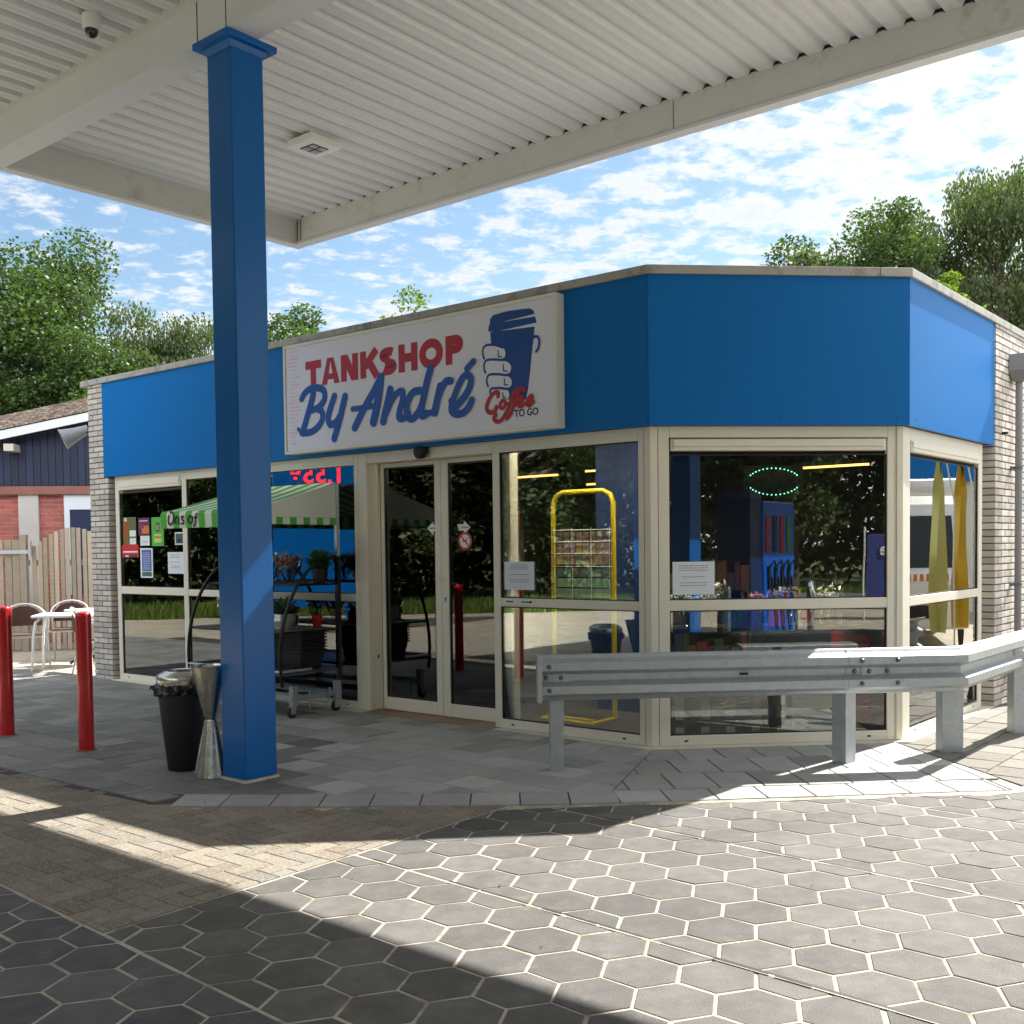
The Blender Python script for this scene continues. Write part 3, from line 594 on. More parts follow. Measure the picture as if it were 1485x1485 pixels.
# dark gap + aluminium roof trim
oA, oB = plane_poly(.085, .085); iA, iB = plane_poly(-.10, -.10)
def ring(z0, z1, d, di, name, m, bevel=.004):
    a, b = plane_poly(d, d); ia, ib = plane_poly(di, di)
    e = MB(); e.prism([(-7.90-d, -d), a, ia, (-7.90-d, -di)], z0, z1); e.build(name, m, shop, bevel=bevel)
    e = MB(); e.prism([a, b, ib, ia], z0, z1); e.build(name, m, shop, bevel=bevel)
    e = MB(); e.prism([b, (1.389+d, 8.2), (1.389+di, 8.2), ib], z0, z1); e.build(name, m, shop, bevel=bevel)
ring(3.497, CAPZ, .085, -.10, 'roof_trim', M['trim'])
e = MB(); e.box(-7.985, -7.8, .10, 8.2, 3.497, CAPZ); e.build('roof_trim', M['trim'], shop)
e = MB()
for T, s, dd in ((T1, -5.2, .0862), (T1, -2.9, .0862), (T1, -.9, .0862), (T2, 1.72, .0862), (T3, 2.6, .0862)): fbox(e, T, s-.002, s+.002, dd-.004, dd+.0012, 3.498, CAPZ+.001)
e.build('trim_joint', M['dark'], shop)
# roof slab, ceiling, floor, back walls
flat = [(-7.80, .10), (.0, .10), (1.30, 1.38), (1.30, 8.1), (-7.80, 8.1)]
e = MB(); e.prism(flat, 3.40, 3.47); e.build('roof', mat('bitumen', s8(70, 70, 70), .95), shop)
cl = [(-7.40, -.02), (.0, -.02), (1.36, 1.33), (1.36, 7.9), (-7.40, 7.9)]
e = MB(); e.prism(cl, 2.66, 2.70); e.build('ceiling', M['innerceil'], shop)
e = MB(); e.prism([(-7.60, .02), (-.02, .02), (1.33, 1.34), (1.33, 7.9), (-7.60, 7.9)], -.06, .018); e.build('floor', M['innerfloor'], shop)
e = MB(); e.prism([(-7.45, .02), (.0, .02), (1.36, 1.36), (1.36, 3.5), (-7.45, 3.5)], 2.41, 2.655)
e = MB(); e.box(-7.42, 1.3, 6.0, 6.1, .02, 2.66); e.build('inner_wall', M['inner'], shop)
# soffit closing the fascia to the frame head
e = MB()
for T, s0, s1 in ((T1, -7.46, -.01), (T2, .01, 1.925), (T3, .01, 2.15)): fbox(e, T, s0, s1, -.1, FD-.032, 2.402, 2.43)
e.build('soffit', M['innerceil'], shop)
e = MB()
for T, s0, s1 in ((T1, -7.46, -.03), (T2, .03, 1.9), (T3, .03, 2.15)): fbox(e, T, s0, s1, -.06, FD-.034, 2.431, 3.40)
e.build('upper_wall', M['inner'], shop)

# modelled brickwork
def bricks(name, runs):
    """runs: list of (T, s0, s1, d_face, z0, z1, ret) ; brick 210x50 + 12 joint"""
    e = MB(); mo = MB(); bl, bh, jt = .208, .0505, .0125
    for (T, s0, s1, df, z0, z1, dp) in runs:
        fbox(mo, T, s0+.006, s1-.006, df-dp+.004, df-.009, z0, z1)
        z = z0; k = 0
        while z < z1-.02:
            hgt = min(bh, z1-z); s = s0 - (0 if k % 2 == 0 else bl/2+jt/2)
            while s < s1-.001:
                a, b = max(s, s0), min(s+bl, s1)
                if b-a > .02:
                    j = rnd.uniform(-.0015, .0015); t = rnd.uniform(.74, 1.1); w_ = rnd.uniform(-.02, .03)
                    fbox(e, T, a, b, df-dp+.006, df+j, z, z+hgt, (t+w_, t, t-w_))
                s += bl+jt
            z += bh+jt; k += 1
    o = e.build(name, M['brickg'], shop, bevel=.0025); mo.build('mortar', M['mortar'], o); return o
bricks('brick_pier', [(T1, -7.86, -7.45, FD, 0, 2.394, .20), (T1, -7.86, -7.540, FD, 2.394, 3.495, .20)])
# end wall of the shop (left) and right side wall
T4 = lambda s, d, z: (-7.86-d+.0, -FD+.21+s, z)
bricks('brick_wall', [(T4, 0, 3.0, .0, 0, 3.495, .18)])
T5 = lambda s, d, z: T3(s, d, z)
bricks('brick_wall', [(T5, 2.165, 6.0, .075, 0, 3.495, .19)])
e = MB(); e.box(-7.85, -7.6, 3.1, 8.1, 0, 3.495); e.box(-7.6, 1.3, 7.92, 8.1, 0, 3.495); e.box(1.28, 1.46, 7.36, 8.1, 0, 3.495); e.build('brick_wall', M['brickg'], shop)

# concrete plinth
def ringp(z0, z1, d, di, name, m):
    a, b = plane_poly(d, d); ia, ib = plane_poly(di, di)
    e = MB(); e.prism([(-7.45, -d), (-3.10, -d), (-3.10, -di), (-7.45, -di)], z0, z1); e.build(name, m, shop, bevel=.006)
    e = MB(); e.prism([(-1.50, -d), a, ia, (-1.50, -di)], z0, z1); e.build(name, m, shop, bevel=.006)
    e = MB(); e.prism([a, b, ib, ia], z0, z1); e.build(name, m, shop, bevel=.006)
    e = MB(); e.prism([b, (1.389+d, 1.346+2.14), (1.389+di, 1.346+2.14), ib], z0, z1); e.build(name, m, shop, bevel=.006)
ringp(-.05, .018, .085, -.10, 'plinth', M['plinth'])
# threshold tiles
e = MB()
for i in range(5):
    t = rnd.uniform(.85, 1.1); e.box(-3.07+i*.312, -3.07+i*.312+.307, -.10, .20, -.03, .02, (t, t, t*.98))
e.build('threshold', M['tan'], shop, bevel=.003)

def glazing(name, T, s0, s1, z0, z1, fw, glass_z, blind=None, label=None, dd=(-.05, .0), rails=True, slots=True, mull=()):
    """window: outer frame bars with given widths fw=(left,right,bottom,top), panes between glass_z heights; blind = ventilation box at the head"""
    L, Rr_, B, Tp = fw; d0, d1_ = dd; e = MB()
    fbox(e, T, s0, s0+L, d0, d1_, z0, z1); fbox(e, T, s1-Rr_, s1, d0, d1_, z0, z1)
    inner0, inner1 = s0+L, s1-Rr_
    fbox(e, T, inner0, inner1, d0, d1_, z0, z0+B); fbox(e, T, inner0, inner1, d0, d1_, z1-Tp, z1)
    for m_ in mull: fbox(e, T, m_-.04, m_+.04, d0, d1_-.001, z0+B, z1-Tp)
    zs = [g for g in glass_z]
    for k in range(len(zs)-1):
        fbox(e, T, inner0, inner1, d0+.001, d1_-.002, zs[k][1], zs[k+1][0])
    f = e.build('window', M['cream'], shop, bevel=.005)
    if label: f['label'] = label
    cols = [inner0]+[q for m_ in mull for q in (m_-.04, m_+.04)]+[inner1]
    for c in range(0, len(cols), 2):
        a, b = cols[c], cols[c+1]
        for (g0, g1) in zs:
            gk = MB(); w_ = .008
            for (x0, x1, y0, y1) in ((a, a+w_, g0, g1), (b-w_, b, g0, g1), (a+w_, b-w_, g0, g0+w_), (a+w_, b-w_, g1-w_, g1)): fbox(gk, T, x0, x1, -.034, -.012, y0, y1)
            gk.build('gasket', M['dark'], f)
            p = MB(); fbox(p, T, a+.004, b-.004, -.026, -.020, g0+.004, g1-.004); p.build('glass_pane', M['glass'], f)
    if blind:
        z0b, z1b = blind; a, b = (cols[0], cols[1]) if mull else (inner0, inner1)
        bb = MB(); fbox(bb, T, a+.012, b-.012, -.045, .006, z0b+.012, z1b-.012)
        fbox(bb, T, a+.03, b-.03, .0062, .016, z0b+.045, z1b-.018); fbox(bb, T, a+.03, b-.03, .0062, .013, z0b+.016, z0b+.040); bb.build('ventilation_box', M['cream'], f, bevel=.004)
        bk = MB(); fbox(bk, T, a+.001, b-.001, -.047, -.044, z0b, z1b); bk.build('shadow_gap', M['dark'], f)
    if slots:
        sl_ = MB()
        for c in range(0, len(cols), 2):
            for q in (cols[c]+.12, cols[c+1]-.14):
                sl_.lathe([(.011, 0), (.009, .002), (0, .0025)], 10, T=lambda x, y, zz, q=q: T(q+x*1.6, d1_+zz, z0+.035+y*.7))
        sl_.build('drain_slot', M['dark'], f)
    return f
LOW, UP = (.092, 1.030), (1.100, 2.300)
glazing('w1', T1, -7.405, -6.003, .018, HB, (.075, .04, .074, .10), [LOW, (1.115, 2.205)], blind=(2.225, 2.365), label='window full of posters at the left end of the long front')
glazing('w2', T1, -6.001, -3.195, .018, HB, (.04, .055, .074, .10), [LOW, UP], mull=(-4.55,), label='double window behind the flower stall')
glazing('w3', T1, -1.545, -.055, .018, HB, (.07, .055, .074, .10), [LOW, UP], label='tall window between the sliding door and the corner')
glazing('w4', T2, .055, 1.885, .018, HB, (.085, .07, .076, .085), [LOW, (1.108, 2.193)], blind=(2.205, 2.318), label='wide window of the bay with a green lit ring')
glazing('w5', T3, .055, 2.03, .018, HB, (.11, .10, .06, .10), [LOW, (1.103, 2.190)], blind=(2.205, 2.318), label='sunlit window of the right side')
# corner posts
e = MB(); a, b = plane_poly(.004, .004)
e.prism([(-.053, -.004), (a[0], a[1]), tuple(T2(.053, .004, 0)[:2]), tuple(T2(.053, -.06, 0)[:2]), (-.053, .06)], .018, HB-.001); e.build('corner_post', M['cream'], shop, bevel=.004)
e = MB(); e.prism([tuple(T2(1.887, .004, 0)[:2]), b, (1.393, 1.346+.053), (1.33, 1.346+.053), tuple(T2(1.887, -.06, 0)[:2])], .018, HB-.001); e.build('corner_post', M['cream'], shop, bevel=.004)
e = MB(); fbox(e, T2, .0555, .0575, 0, .0015, .03, 2.39); fbox(e, T2, 1.874, 1.876, 0, .0015, .03, 2.39); fbox(e, T1, -.057, -.0555, 0, .0015, .03, 2.39); e.build('frame_joint', M['jointd'], shop)
# sliding door set back in its recess
e = MB(); fbox(e, T1, -3.193, -3.075, -.20, .0, .018, HB); fbox(e, T1, -3.073, -1.547, -.20, .0, 2.305, HB); fbox(e, T1, -3.075, -3.03, -.20, -.172, .02, 2.305)
dfm = e.build('door_frame', M['cream'], shop, bevel=.006)
e = MB(); fbox(e, T1, -3.0743, -3.0735, -.171, -.165, .02, 2.30); e.build('frame_joint', M['dark'], dfm)
def leaf(s0, s1, dd, label, ls, rs):
    e = MB(); d0, d1_ = dd
    fbox(e, T1, s0, s0+ls, d0, d1_, .03, 2.30); fbox(e, T1, s1-rs, s1, d0, d1_, .03, 2.30)
    fbox(e, T1, s0+ls, s1-rs, d0, d1_, .03, .145); fbox(e, T1, s0+ls, s1-rs, d0, d1_, 2.262, 2.30)
    f = e.build('sliding_door', M['cream'], shop, bevel=.005, label=label)
    g = MB(); a, b = s0+ls, s1-rs
    for (x0, x1, y0, y1) in ((a, a+.012, .145, 2.262), (b-.012, b, .145, 2.262), (a+.012, b-.012, .145, .157), (a+.012, b-.012, 2.25, 2.262)): fbox(g, T1, x0, x1, d0+.004, d1_-.006, y0, y1)
    g.build('gasket', M['dark'], f); p = MB(); fbox(p, T1, a+.006, b-.006, (d0+d1_)/2-.003, (d0+d1_)/2+.003, .15, 2.257); p.build('glass_pane', M['glass'], f)
    return f
dl_ = leaf(-3.028, -2.262, (-.165, -.125), 'left sliding door leaf', .045, .075)
dr_ = leaf(-2.258, -1.547, (-.165, -.125), 'right sliding door leaf', .085, .028)
e = MB(); e.lathe([(.008, 0), (.008, .006), (0, .007)], 12, T=lambda x, y, zz: T1(-2.215+x, -.125+zz, 1.075+y)); fbox(e, T1, -2.218, -2.212, -.125, -.119, 1.045, 1.07); e.build('lock', M['dark'], dr_)
e = MB(); fbox(e, T1, -3.0722, -3.0712, -.12, -.10, .5, .53); e.build('keyhole', M['dark'], dfm)
# door sensor
sn_ = thing('door_sensor', 'small black rounded motion sensor over the sliding door', 'sensor', BW(-2.335, -.012, 2.36), BRZ)
e = MB(); e.lathe([(0, .055), (.05, .05), (.07, .02), (.07, -.015), (.055, -.045), (.03, -.058), (0, -.06)], 20, T=lambda x, y, z: (x*1.1, y*.55-.03, z)); e.build('sensor_body', M['black'], sn_, smooth=True)
e = MB(); e.box(-.06, .06, -.015, .012, -.01, .045); e.build('mount', M['black'], sn_)
# white strip label on the head of the door
tag(MB().box(-1.72, -1.60, -.0035, -.0005, 2.345, 2.372).build('door_label', M['white'], None, loc=BO, rz=BRZ), 'tiny white label on the door head, right of the black sensor', 'label')

# ---- the big sign
sg = thing('shop_sign', 'large white box sign reading TANKSHOP By André with a blue coffee cup', 'sign', BW(-2.38, -.06, 2.42), BRZ)
def SG(x, z, y=0.): return (x+2.38, y, z-2.42)
sx0, sx1, sz0, sz1 = -4.035, -.735, 2.435, 3.468
e = MB(); e.box(sx0+2.38, sx1+2.38, -.095, -.003, sz0-2.42, sz1-2.42); e.build('sign_box', M['signframe'], sg, bevel=.006)
e = MB()
for (a, b, c, d) in ((sx0, sx1, sz1-.028, sz1), (sx0, sx1, sz0, sz0+.028), (sx0, sx0+.028, sz0+.028, sz1-.028), (sx1-.028, sx1, sz0+.028, sz1-.028)): e.box(a+2.38, b+2.38, -.112, -.0955, c-2.42, d-2.42)
e.build('sign_frame', M['signframe'], sg, bevel=.004)
e = MB(); e.box(sx0+2.38+.029, sx1+2.38-.029, -.1005, -.0955, sz0-2.42+.029, sz1-2.42-.029); face = e.build('sign_face', M['sign'], sg)
yF = -.1012
def strokes(name, L, m, y, dx=0.):
    e = MB()
    for k, (pts, r) in enumerate(L):
        sp_ = spline(pts, 7); e.tube([SG(px+dx, pz, y-.0004*k) for px, pz in sp_], r, 12, flat=((0, 1, 0), .012))
        for q in (sp_[0], sp_[-1]):
            e.lathe([(r, 0), (r, .0008), (0, .0009)], 14, T=lambda a, b, c, q=q, k=k: (q[0]+dx+2.38+a, y-.0004*k-c+.0005, q[1]-2.42+b))
    return e.build(name, m, face)
# TANKSHOP: heavy sans capitals drawn as strokes of even weight with square ends
def seg(e, pts, w, y, closed=False):
    """flat mitred ribbon in the sign plane"""
    P = [Vector(p) for p in pts]; n = len(P); L, Rg = [], []
    for i in range(n):
        if closed: a, b = P[i-1], P[(i+1) % n]; t0 = (P[i]-a).normalized(); t1 = (b-P[i]).normalized()
        else:
            t0 = (P[i]-P[i-1]).normalized() if i else (P[1]-P[0]).normalized(); t1 = (P[i+1]-P[i]).normalized() if i < n-1 else t0
        nn = Vector((-(t0+t1).y, (t0+t1).x)).normalized(); k = w/2/max(.4, nn.dot(Vector((-t0.y, t0.x))))
        L.append(P[i]+nn*k); Rg.append(P[i]-nn*k)
    m = n if closed else n-1
    for i in range(m):
        j = (i+1) % n; q = [L[i], L[j], Rg[j], Rg[i]]
        e.add([SG(p.x, p.y, y) for p in q]+[SG(p.x, p.y, y-.0012) for p in q], [(0, 1, 2, 3), (7, 6, 5, 4), (0, 4, 5, 1), (1, 5, 6, 2), (2, 6, 7, 3), (3, 7, 4, 0)])
def arc(cx, cy, rx, ry, a0, a1, n=14): return [(cx+rx*math.cos(R(a0+(a1-a0)*i/n)), cy+ry*math.sin(R(a0+(a1-a0)*i/n))) for i in range(n+1)]
def letter(ch, x, z, w_, h, t, y):
    """x,z lower-left; w_,h box; t stroke weight"""
    P = []
    X = lambda f: x+t/2+(w_-t)*f; Z = lambda f: z+t/2+(h-t)*f; xl, xr, zb, zt = x, x+w_, z, z+h
    if ch == 'T': P = [[(xl, Z(1)), (xr, Z(1))], [((xl+xr)/2, zt-t), ((xl+xr)/2, zb)]]
    if ch in 'AN':
        tf = t/w_; q = .5
        if ch == 'A': polys = [[(0, 0), (tf, 0), (.5+.02, 1), (.5-tf*.55, 1)], [(1, 0), (1-tf, 0), (.5-.02, 1), (.5+tf*.55, 1)], [(.24, .18), (.76, .18), (.70, .40), (.30, .40)]]
        else: polys = [[(0, 0), (tf, 0), (tf, 1), (0, 1)], [(1-tf, 0), (1, 0), (1, 1), (1-tf, 1)], [(0, 1), (tf*1.15, 1), (1, 0), (1-tf*1.15, 0)]]
        out = []
        for k, pl in enumerate(polys):
            e = MB(); yy = y-.0004*k; L = [SG(xl+a*w_, zb+b*h, yy) for a, b in pl]; L2 = [(p[0], p[1]-.0012, p[2]) for p in L]
            e.add(L+L2, [(0, 1, 2, 3), (7, 6, 5, 4), (0, 4, 5, 1), (1, 5, 6, 2), (2, 6, 7, 3), (3, 7, 4, 0)]); out.append(e)
        return out
    if ch == 'K': P = [[(X(0), zb), (X(0), zt)], [(xl+t*.8, zb+h*.42), (xr-t*.35, zt)], [(xl+w_*.48, zb+h*.58), (xr-t*.3, zb)]]
    if ch == 'H': P = [[(X(0), zb), (X(0), zt)], [(X(1), zb), (X(1), zt)], [(xl+t, (zb+zt)/2), (xr-t, (zb+zt)/2)]]
    if ch == 'P': P = [[(X(0), zb), (X(0), zt)], [(xl+t*.9, Z(1))]+arc(xr-t/2-h*.20, zb+h*.68, h*.20, h*.32-t/2, 90, -90)+[(xl+t*.9, zb+h*.36+t/2)]]
    if ch == 'S': P = [arc((xl+xr)/2, zb+h*.72, w_/2-t*.5, h*.28-t/2, 35, 270, 16)[:-1]+arc((xl+xr)/2, zb+h*.28, w_/2-t*.5, h*.28-t/2+.004, 90, -145, 16)]
    if ch == 'O':
        e = MB(); seg(e, arc((xl+xr)/2, (zb+zt)/2, w_/2-t/2, h/2-t/2+.006, 0, 360, 36)[:-1], t, y, closed=True); return [e]
    out = []
    for k, p in enumerate(P):
        e = MB(); seg(e, p, t, y-.0004*k); out.append(e)
    return out
big_ = MB(); zb_, h_ = 3.043, .24
for ch, x0_, x1_ in (('T', -3.715, -3.49), ('A', -3.485, -3.235), ('N', -3.215, -2.985), ('K', -2.955, -2.715), ('S', -2.705, -2.49), ('H', -2.465, -2.235), ('O', -2.212, -1.935), ('P', -1.905, -1.705)):
    for e in letter(ch, x0_, zb_, x1_-x0_, h_, .076, yF): big_.add(e.v, e.f)
big_.build('capital_lettering', M['red'], face)
strokes('script_lettering', [(p_, r*1.06) for p_, r in ANDRE], M['signblue'], yF-.0035)
def flatpoly(e, poly, y):
    n = len(poly); e.add([SG(p[0], p[1], y) for p in poly]+[SG(p[0], p[1], y-.0012) for p in poly], [tuple(range(n)), tuple(range(2*n-1, n-1, -1))]+[(i, (i+1) % n, n+(i+1) % n, n+i) for i in range(n)])
cupblue = mat('cup_blue', s8(16, 70, 144), .4)
e = MB(); flatpoly(e, CUP, yF); flatpoly(e, RIM, yF-.0006); e.build('cup_picture', cupblue, face)
e = MB()
for k, f in enumerate(FING): flatpoly(e, spline(f+[f[0]], 4)[:-1], yF-.0024-.0002*k)
# white gap lines of the lid
e.build('finger_picture', M['sign'], face)
strokes('outline_picture', OUTL, cupblue, yF-.0042)
e = MB()
for nl in NAILS: seg(e, nl, .011, yF-.0040)
e.build('nail_picture', cupblue, face)
strokes('coffee_lettering', [(p_, r*.72) for p_, r in COFFEE], M['red'], yF-.0055)
text_obj('TO GO', .078, M['ink'], 'to_go_lettering', face, Matrix.Translation(Vector(SG(-1.165, 2.552, yF-.001))) @ Matrix.Rotation(R(90), 4, 'X'), bold=.0018, xs=.95, ext=.0006)
# faded pink bleed along the left edge of the film
e = MB(); fad = mat('faded_print', s8(228, 200, 216), .4)
for k in range(26):
    z = 2.52+k*.035; e.box(2.38-3.97+rnd.uniform(0, .03), 2.38-3.90+rnd.uniform(0, .14), yF-.0006, yF+.0002, z-2.42, z-2.42+rnd.uniform(.006, .02))
e.build('faded_edge', fad, face)

# ---- things fixed on the glass (just inside the pane faces, outside film)
def sheet(name, label, cat, x0, x1, z0, z1, m, y=-.0, group=None, T=T1, d=-.0135):
    o = thing(name, label, cat, BW(*(T((x0+x1)/2, d, 0)[:2]), z=z0), BRZ if T is T1 else BRZ+math.atan2(c45.y, c45.x) if T is T2 else BRZ+R(90), group)
    e = MB(); w2 = (x1-x0)/2; e.box(-w2, w2, -.0012, .0012, 0, z1-z0); s_ = e.build('sheet', m, o)
    return o, w2, z1-z0
def lines(o, w2, h, rows, m=None, y=-.0016, name='text_lines', frac=.7, z0=.0, z1=1.):
    e = MB()
    for r in rows:
        z = h*r; ww = w2*frac*rnd.uniform(.75, 1.0); x = -ww
        while x < ww:
            L = rnd.uniform(.008, .026); e.box(x, min(x+L, ww), y-.0004, y+.0003, z-h*.008, z+h*.008); x += L+.006
    e.build(name, m or M['ink'], o)
LX = -.0115
def notice(label, x0, x1, z0, z1, T=T1):
    o, w2, h = sheet('notice', label, 'notice', x0, x1, z0, z1, M['paper'], T=T)
    lines(o, w2, h, (.88, .81, .74, .54, .36, .28)); return o
notice('white printed notice in the left poster window, beneath the green poster', -6.36, -6.055, 1.27, 1.51)
notice('white printed notice low in the tall window right of the sliding door', -1.437, -1.122, 1.17, 1.40)
notice('pale blue printed notice at the lower left of the bay window', .165, .483, 1.15, 1.395, T=T2)
def art(label, x0, x1, z0, z1, base, blobs, name='poster', cat='poster'):
    o, w2, h = sheet(name, label, cat, x0, x1, z0, z1, col_mat('print_%d_%d_%d' % base, base))
    for k, (rgb, fx0, fx1, fz0, fz1) in enumerate(blobs):
        e = MB(); e.box(-w2+2*w2*fx0, -w2+2*w2*fx1, -.0018-.0003*k, -.0012, h*fz0, h*fz1); e.build('print_patch', col_mat('print_%d_%d_%d' % rgb, rgb), o)
    return o, w2, h
art('tall green poster with a dark round picture in the left window', -6.674, -6.43, 1.58, 1.905, (86, 176, 66), [((186, 214, 120), .2, .8, .12, .42), ((60, 84, 50), .36, .66, .50, .82), ((178, 150, 140), .42, .58, .56, .74), ((206, 96, 50), .25, .78, .28, .34)])
art('purple and orange poster left of the green one', -6.945, -6.715, 1.705, 1.905, (96, 44, 92), [((206, 120, 60), .3, .95, .1, .55), ((226, 206, 214), .1, .85, .80, .86), ((130, 60, 80), .05, .5, .4, .7)])
art('small white card under the purple poster', -6.911, -6.72, 1.588, 1.70, (226, 232, 232), [((196, 208, 210), .2, .8, .3, .5)], 'card', 'card')
o, w2, h = art('narrow poster of blue text in a white border, left window', -6.918, -6.665, 1.22, 1.558, (232, 236, 236), [((84, 110, 176), .12, .9, .22, .95), ((70, 110, 90), .12, .9, .05, .20)])
lines(o, w2, h, [.3+.06*k for k in range(10)], M['paper'], y=-.0022, frac=.62)
art('poster of brown bottles with two white price cards, far left pane', -7.268, -6.995, 1.60, 1.92, (98, 104, 62), [((150, 84, 34), .05, .38, .1, .85), ((230, 230, 224), .5, .98, .30, .52), ((230, 232, 228), .5, .98, .02, .24), ((206, 206, 186), .1, .3, .85, .98)])
art('red and white strip of stickers at the far left pane', -7.30, -6.955, 1.455, 1.60, (206, 34, 48), [((236, 232, 232), .05, .95, .38, .5), ((60, 60, 64), .1, .9, .02, .2), ((220, 200, 200), .2, .4, .02, .18)], 'sticker', 'sticker')
art('small landscape photo sheet half hidden below the striped awning', -6.214, -6.05, 1.59, 1.728, (222, 228, 228), [((60, 92, 104), .1, .95, .1, .9), ((30, 44, 44), .3, .8, .2, .5)], 'photo_sheet', 'picture')
# door stickers
def arrow(label, cx, sgn_):
    o = thing('arrow_sticker', label, 'sticker', BW(cx, .1235, 1.64), BRZ, 'arrow stickers on the sliding door')
    w_ = .078; P = [(-w_, .055), (-.0, .116), (-.0, .085), (w_*1.0, .085), (w_*.72, .028), (-.0, .028), (-.0, -.005)]
    P = [(x*sgn_, z) for x, z in P]; e = MB(); n = len(P)
    e.add([(x, 0, z) for x, z in P]+[(x, -.001, z) for x, z in P], [tuple(range(n)), tuple(range(2*n-1, n-1, -1))]+[(i, (i+1) % n, n+(i+1) % n, n+i) for i in range(n)]); e.build('sheet', M['white'], o)
    e = MB(); 
    for k in range(4): e.box((-.045+.02*k)*sgn_-.006, (-.045+.02*k)*sgn_+.006, -.0016, -.0009, .05, .062)
    e.build('text_lines', M['ink'], o)
arrow('white arrow sticker pointing left on the left door leaf', -2.35, 1)
arrow('white arrow sticker pointing right on the right door leaf', -1.985, -1)
ns = thing('no_smoking_sticker', 'round white and red no smoking sticker on the right door leaf', 'sticker', BW(-1.974, .1235, 1.578), BRZ)
e = MB(); e.lathe([(.078, 0), (.078, .001), (0, .001)], 30, T=lambda x, y, z: (x, -z, y)); e.build('disc', M['white'], ns)
e = MB(); e.tube([(.068*math.cos(R(a)), -.0016, .068*math.sin(R(a))) for a in range(0, 360, 12)], .009, 6, closed=True, flat=((0, 1, 0), .1)); e.tube([(-.048, -.0018, .048), (.048, -.0018, -.048)], .007, 6, flat=((0, 1, 0), .1)); e.build('red_ring', col_mat('sign_bright_red', (206, 22, 44)), ns)
e = MB(); e.box(-.03, .02, -.0016, -.0009, -.006, .006); e.tube([(.02, -.0013, .008), (.032, -.0013, .018), (.026, -.0013, .032)], .003, 6, flat=((0, 1, 0), .1)); e.build('cigarette_mark', M['ink'], ns)
lb = thing('arrow_label', 'narrow white label with a black arrow on the window rail', 'label', BW(-1.27, -.0005, 1.065), BRZ)
e = MB(); e.box(-.16, -.02, -.001, 0, -.018, .03); e.box(-.01, .155, -.001, 0, -.014, .026); e.build('sheet', M['white'], lb)
e = MB(); e.box(.02, .115, -.0016, -.0009, .002, .012); e.add([(.11, -.0014, -.006), (.145, -.0014, .007), (.11, -.0014, .020)], [(0, 1, 2)]); e.box(-.14, -.06, -.0016, -.0009, .002, .012); e.build('arrow_mark', M['ink'], lb)

# ---- interior, seen through the glass
I = lambda x, y, z=0.: BW(x, y, z)
def led_bar(label, x0, z0, x1, z1, y, box=False):
    L = x1-x0; zc = (z0+z1)/2
    o = thing('ceiling_light', label, 'light', I((x0+x1)/2, y, zc), BRZ, 'linear lights hung inside the shop')
    e = MB(); e.box(-L/2, L/2, -.03, .03, .012, .05); e.build('housing', M['shelf'], o)
    if box:
        for yy in (-.22, .22): e = MB(); e.box(-L/2, L/2, yy-.012, yy+.012, -.006, .014); e.build('diffuser', M['led'], o)
    else: e = MB(); e.box(-L/2, L/2, -.02, .02, -.008, .0115); e.build('diffuser', M['led'], o)
    for xx in (-L/3, L/3): e = MB(); e.tube([(xx, 0, .05), (xx, 0, 2.66-zc)], .002, 5); e.build('cord', M['shelf'], o)
led_bar('warm light bar in the left of the tall window', -3.50, 2.30, -2.78, 2.30, 2.5)
led_bar('warm square light loop near the corner in the tall window', -2.60, 2.34, -1.95, 2.34, 3.0, True)
led_bar('lower warm light bar behind the square light loop', -3.10, 2.25, -2.20, 2.25, 3.5)
led_bar('warm light bar behind the left sliding door leaf', -4.95, 2.44, -4.20, 2.44, 2.0)
led_bar('warm light bar at the upper left of the bay window', -.55, 2.30, .25, 2.30, 3.6)
led_bar('warm light bar over the counter inside the left windows', -6.6, 2.5, -5.4, 2.5, 1.8)
for lab_, x_, y_, L_ in (('added fill light bar over the card rack', -1.0, .38, .9), ('added fill light bar over the left poster window', -6.0, .4, 1.6), ('added fill light bar above the door mat', -2.4, .9, .9), ('added fill light bar over the flower stall window', -4.0, .4, 1.2)):
    o = thing('ceiling_light', lab_, 'light', I(x_, y_, 2.5), BRZ, 'linear lights hung inside the shop')  # unseen bars added behind the window heads to light the goods
    e = MB(); e.box(-L_/2, L_/2, -.03, .03, 0, .05); e.build('housing', M['shelf'], o)
    e = MB(); e.box(-L_/2, L_/2, -.022, .022, -.01, -.0005); e.build('diffuser', M['fill_led'], o)
o = thing('ceiling_light', 'added fill light bar over the bay ledge', 'light', BW(*(T2(.965, -.42, 0)[:2]), z=2.5), BRZ+math.atan2(c45.y, c45.x), 'linear lights hung inside the shop')  # one more added bar, brightens the flowers on the ledge
e = MB(); e.box(-.8, .8, -.03, .03, 0, .05); e.build('housing', M['shelf'], o)
e = MB(); e.box(-.8, .8, -.022, .022, -.01, -.0005); e.build('diffuser', M['fill_led'], o)
rk = thing('card_rack', 'yellow tube rack of cards standing in the tall window', 'rack', I(-1.075, .62, .02), BRZ)
e = MB(); w_ = .315; path = [(-w_, 0, .06)]+[(-w_, 0, z) for z in (.5, 1.2, 1.86)]+[(-w_+.03, 0, 1.93), (-w_+.10, 0, 1.965), (w_-.10, 0, 1.965), (w_-.03, 0, 1.93), (w_, 0, 1.86)]+[(w_, 0, z) for z in (1.2, .5, .06)]
e.tube(path, .021, 10); e.build('tube_frame', M['yellow'], rk, smooth=True)
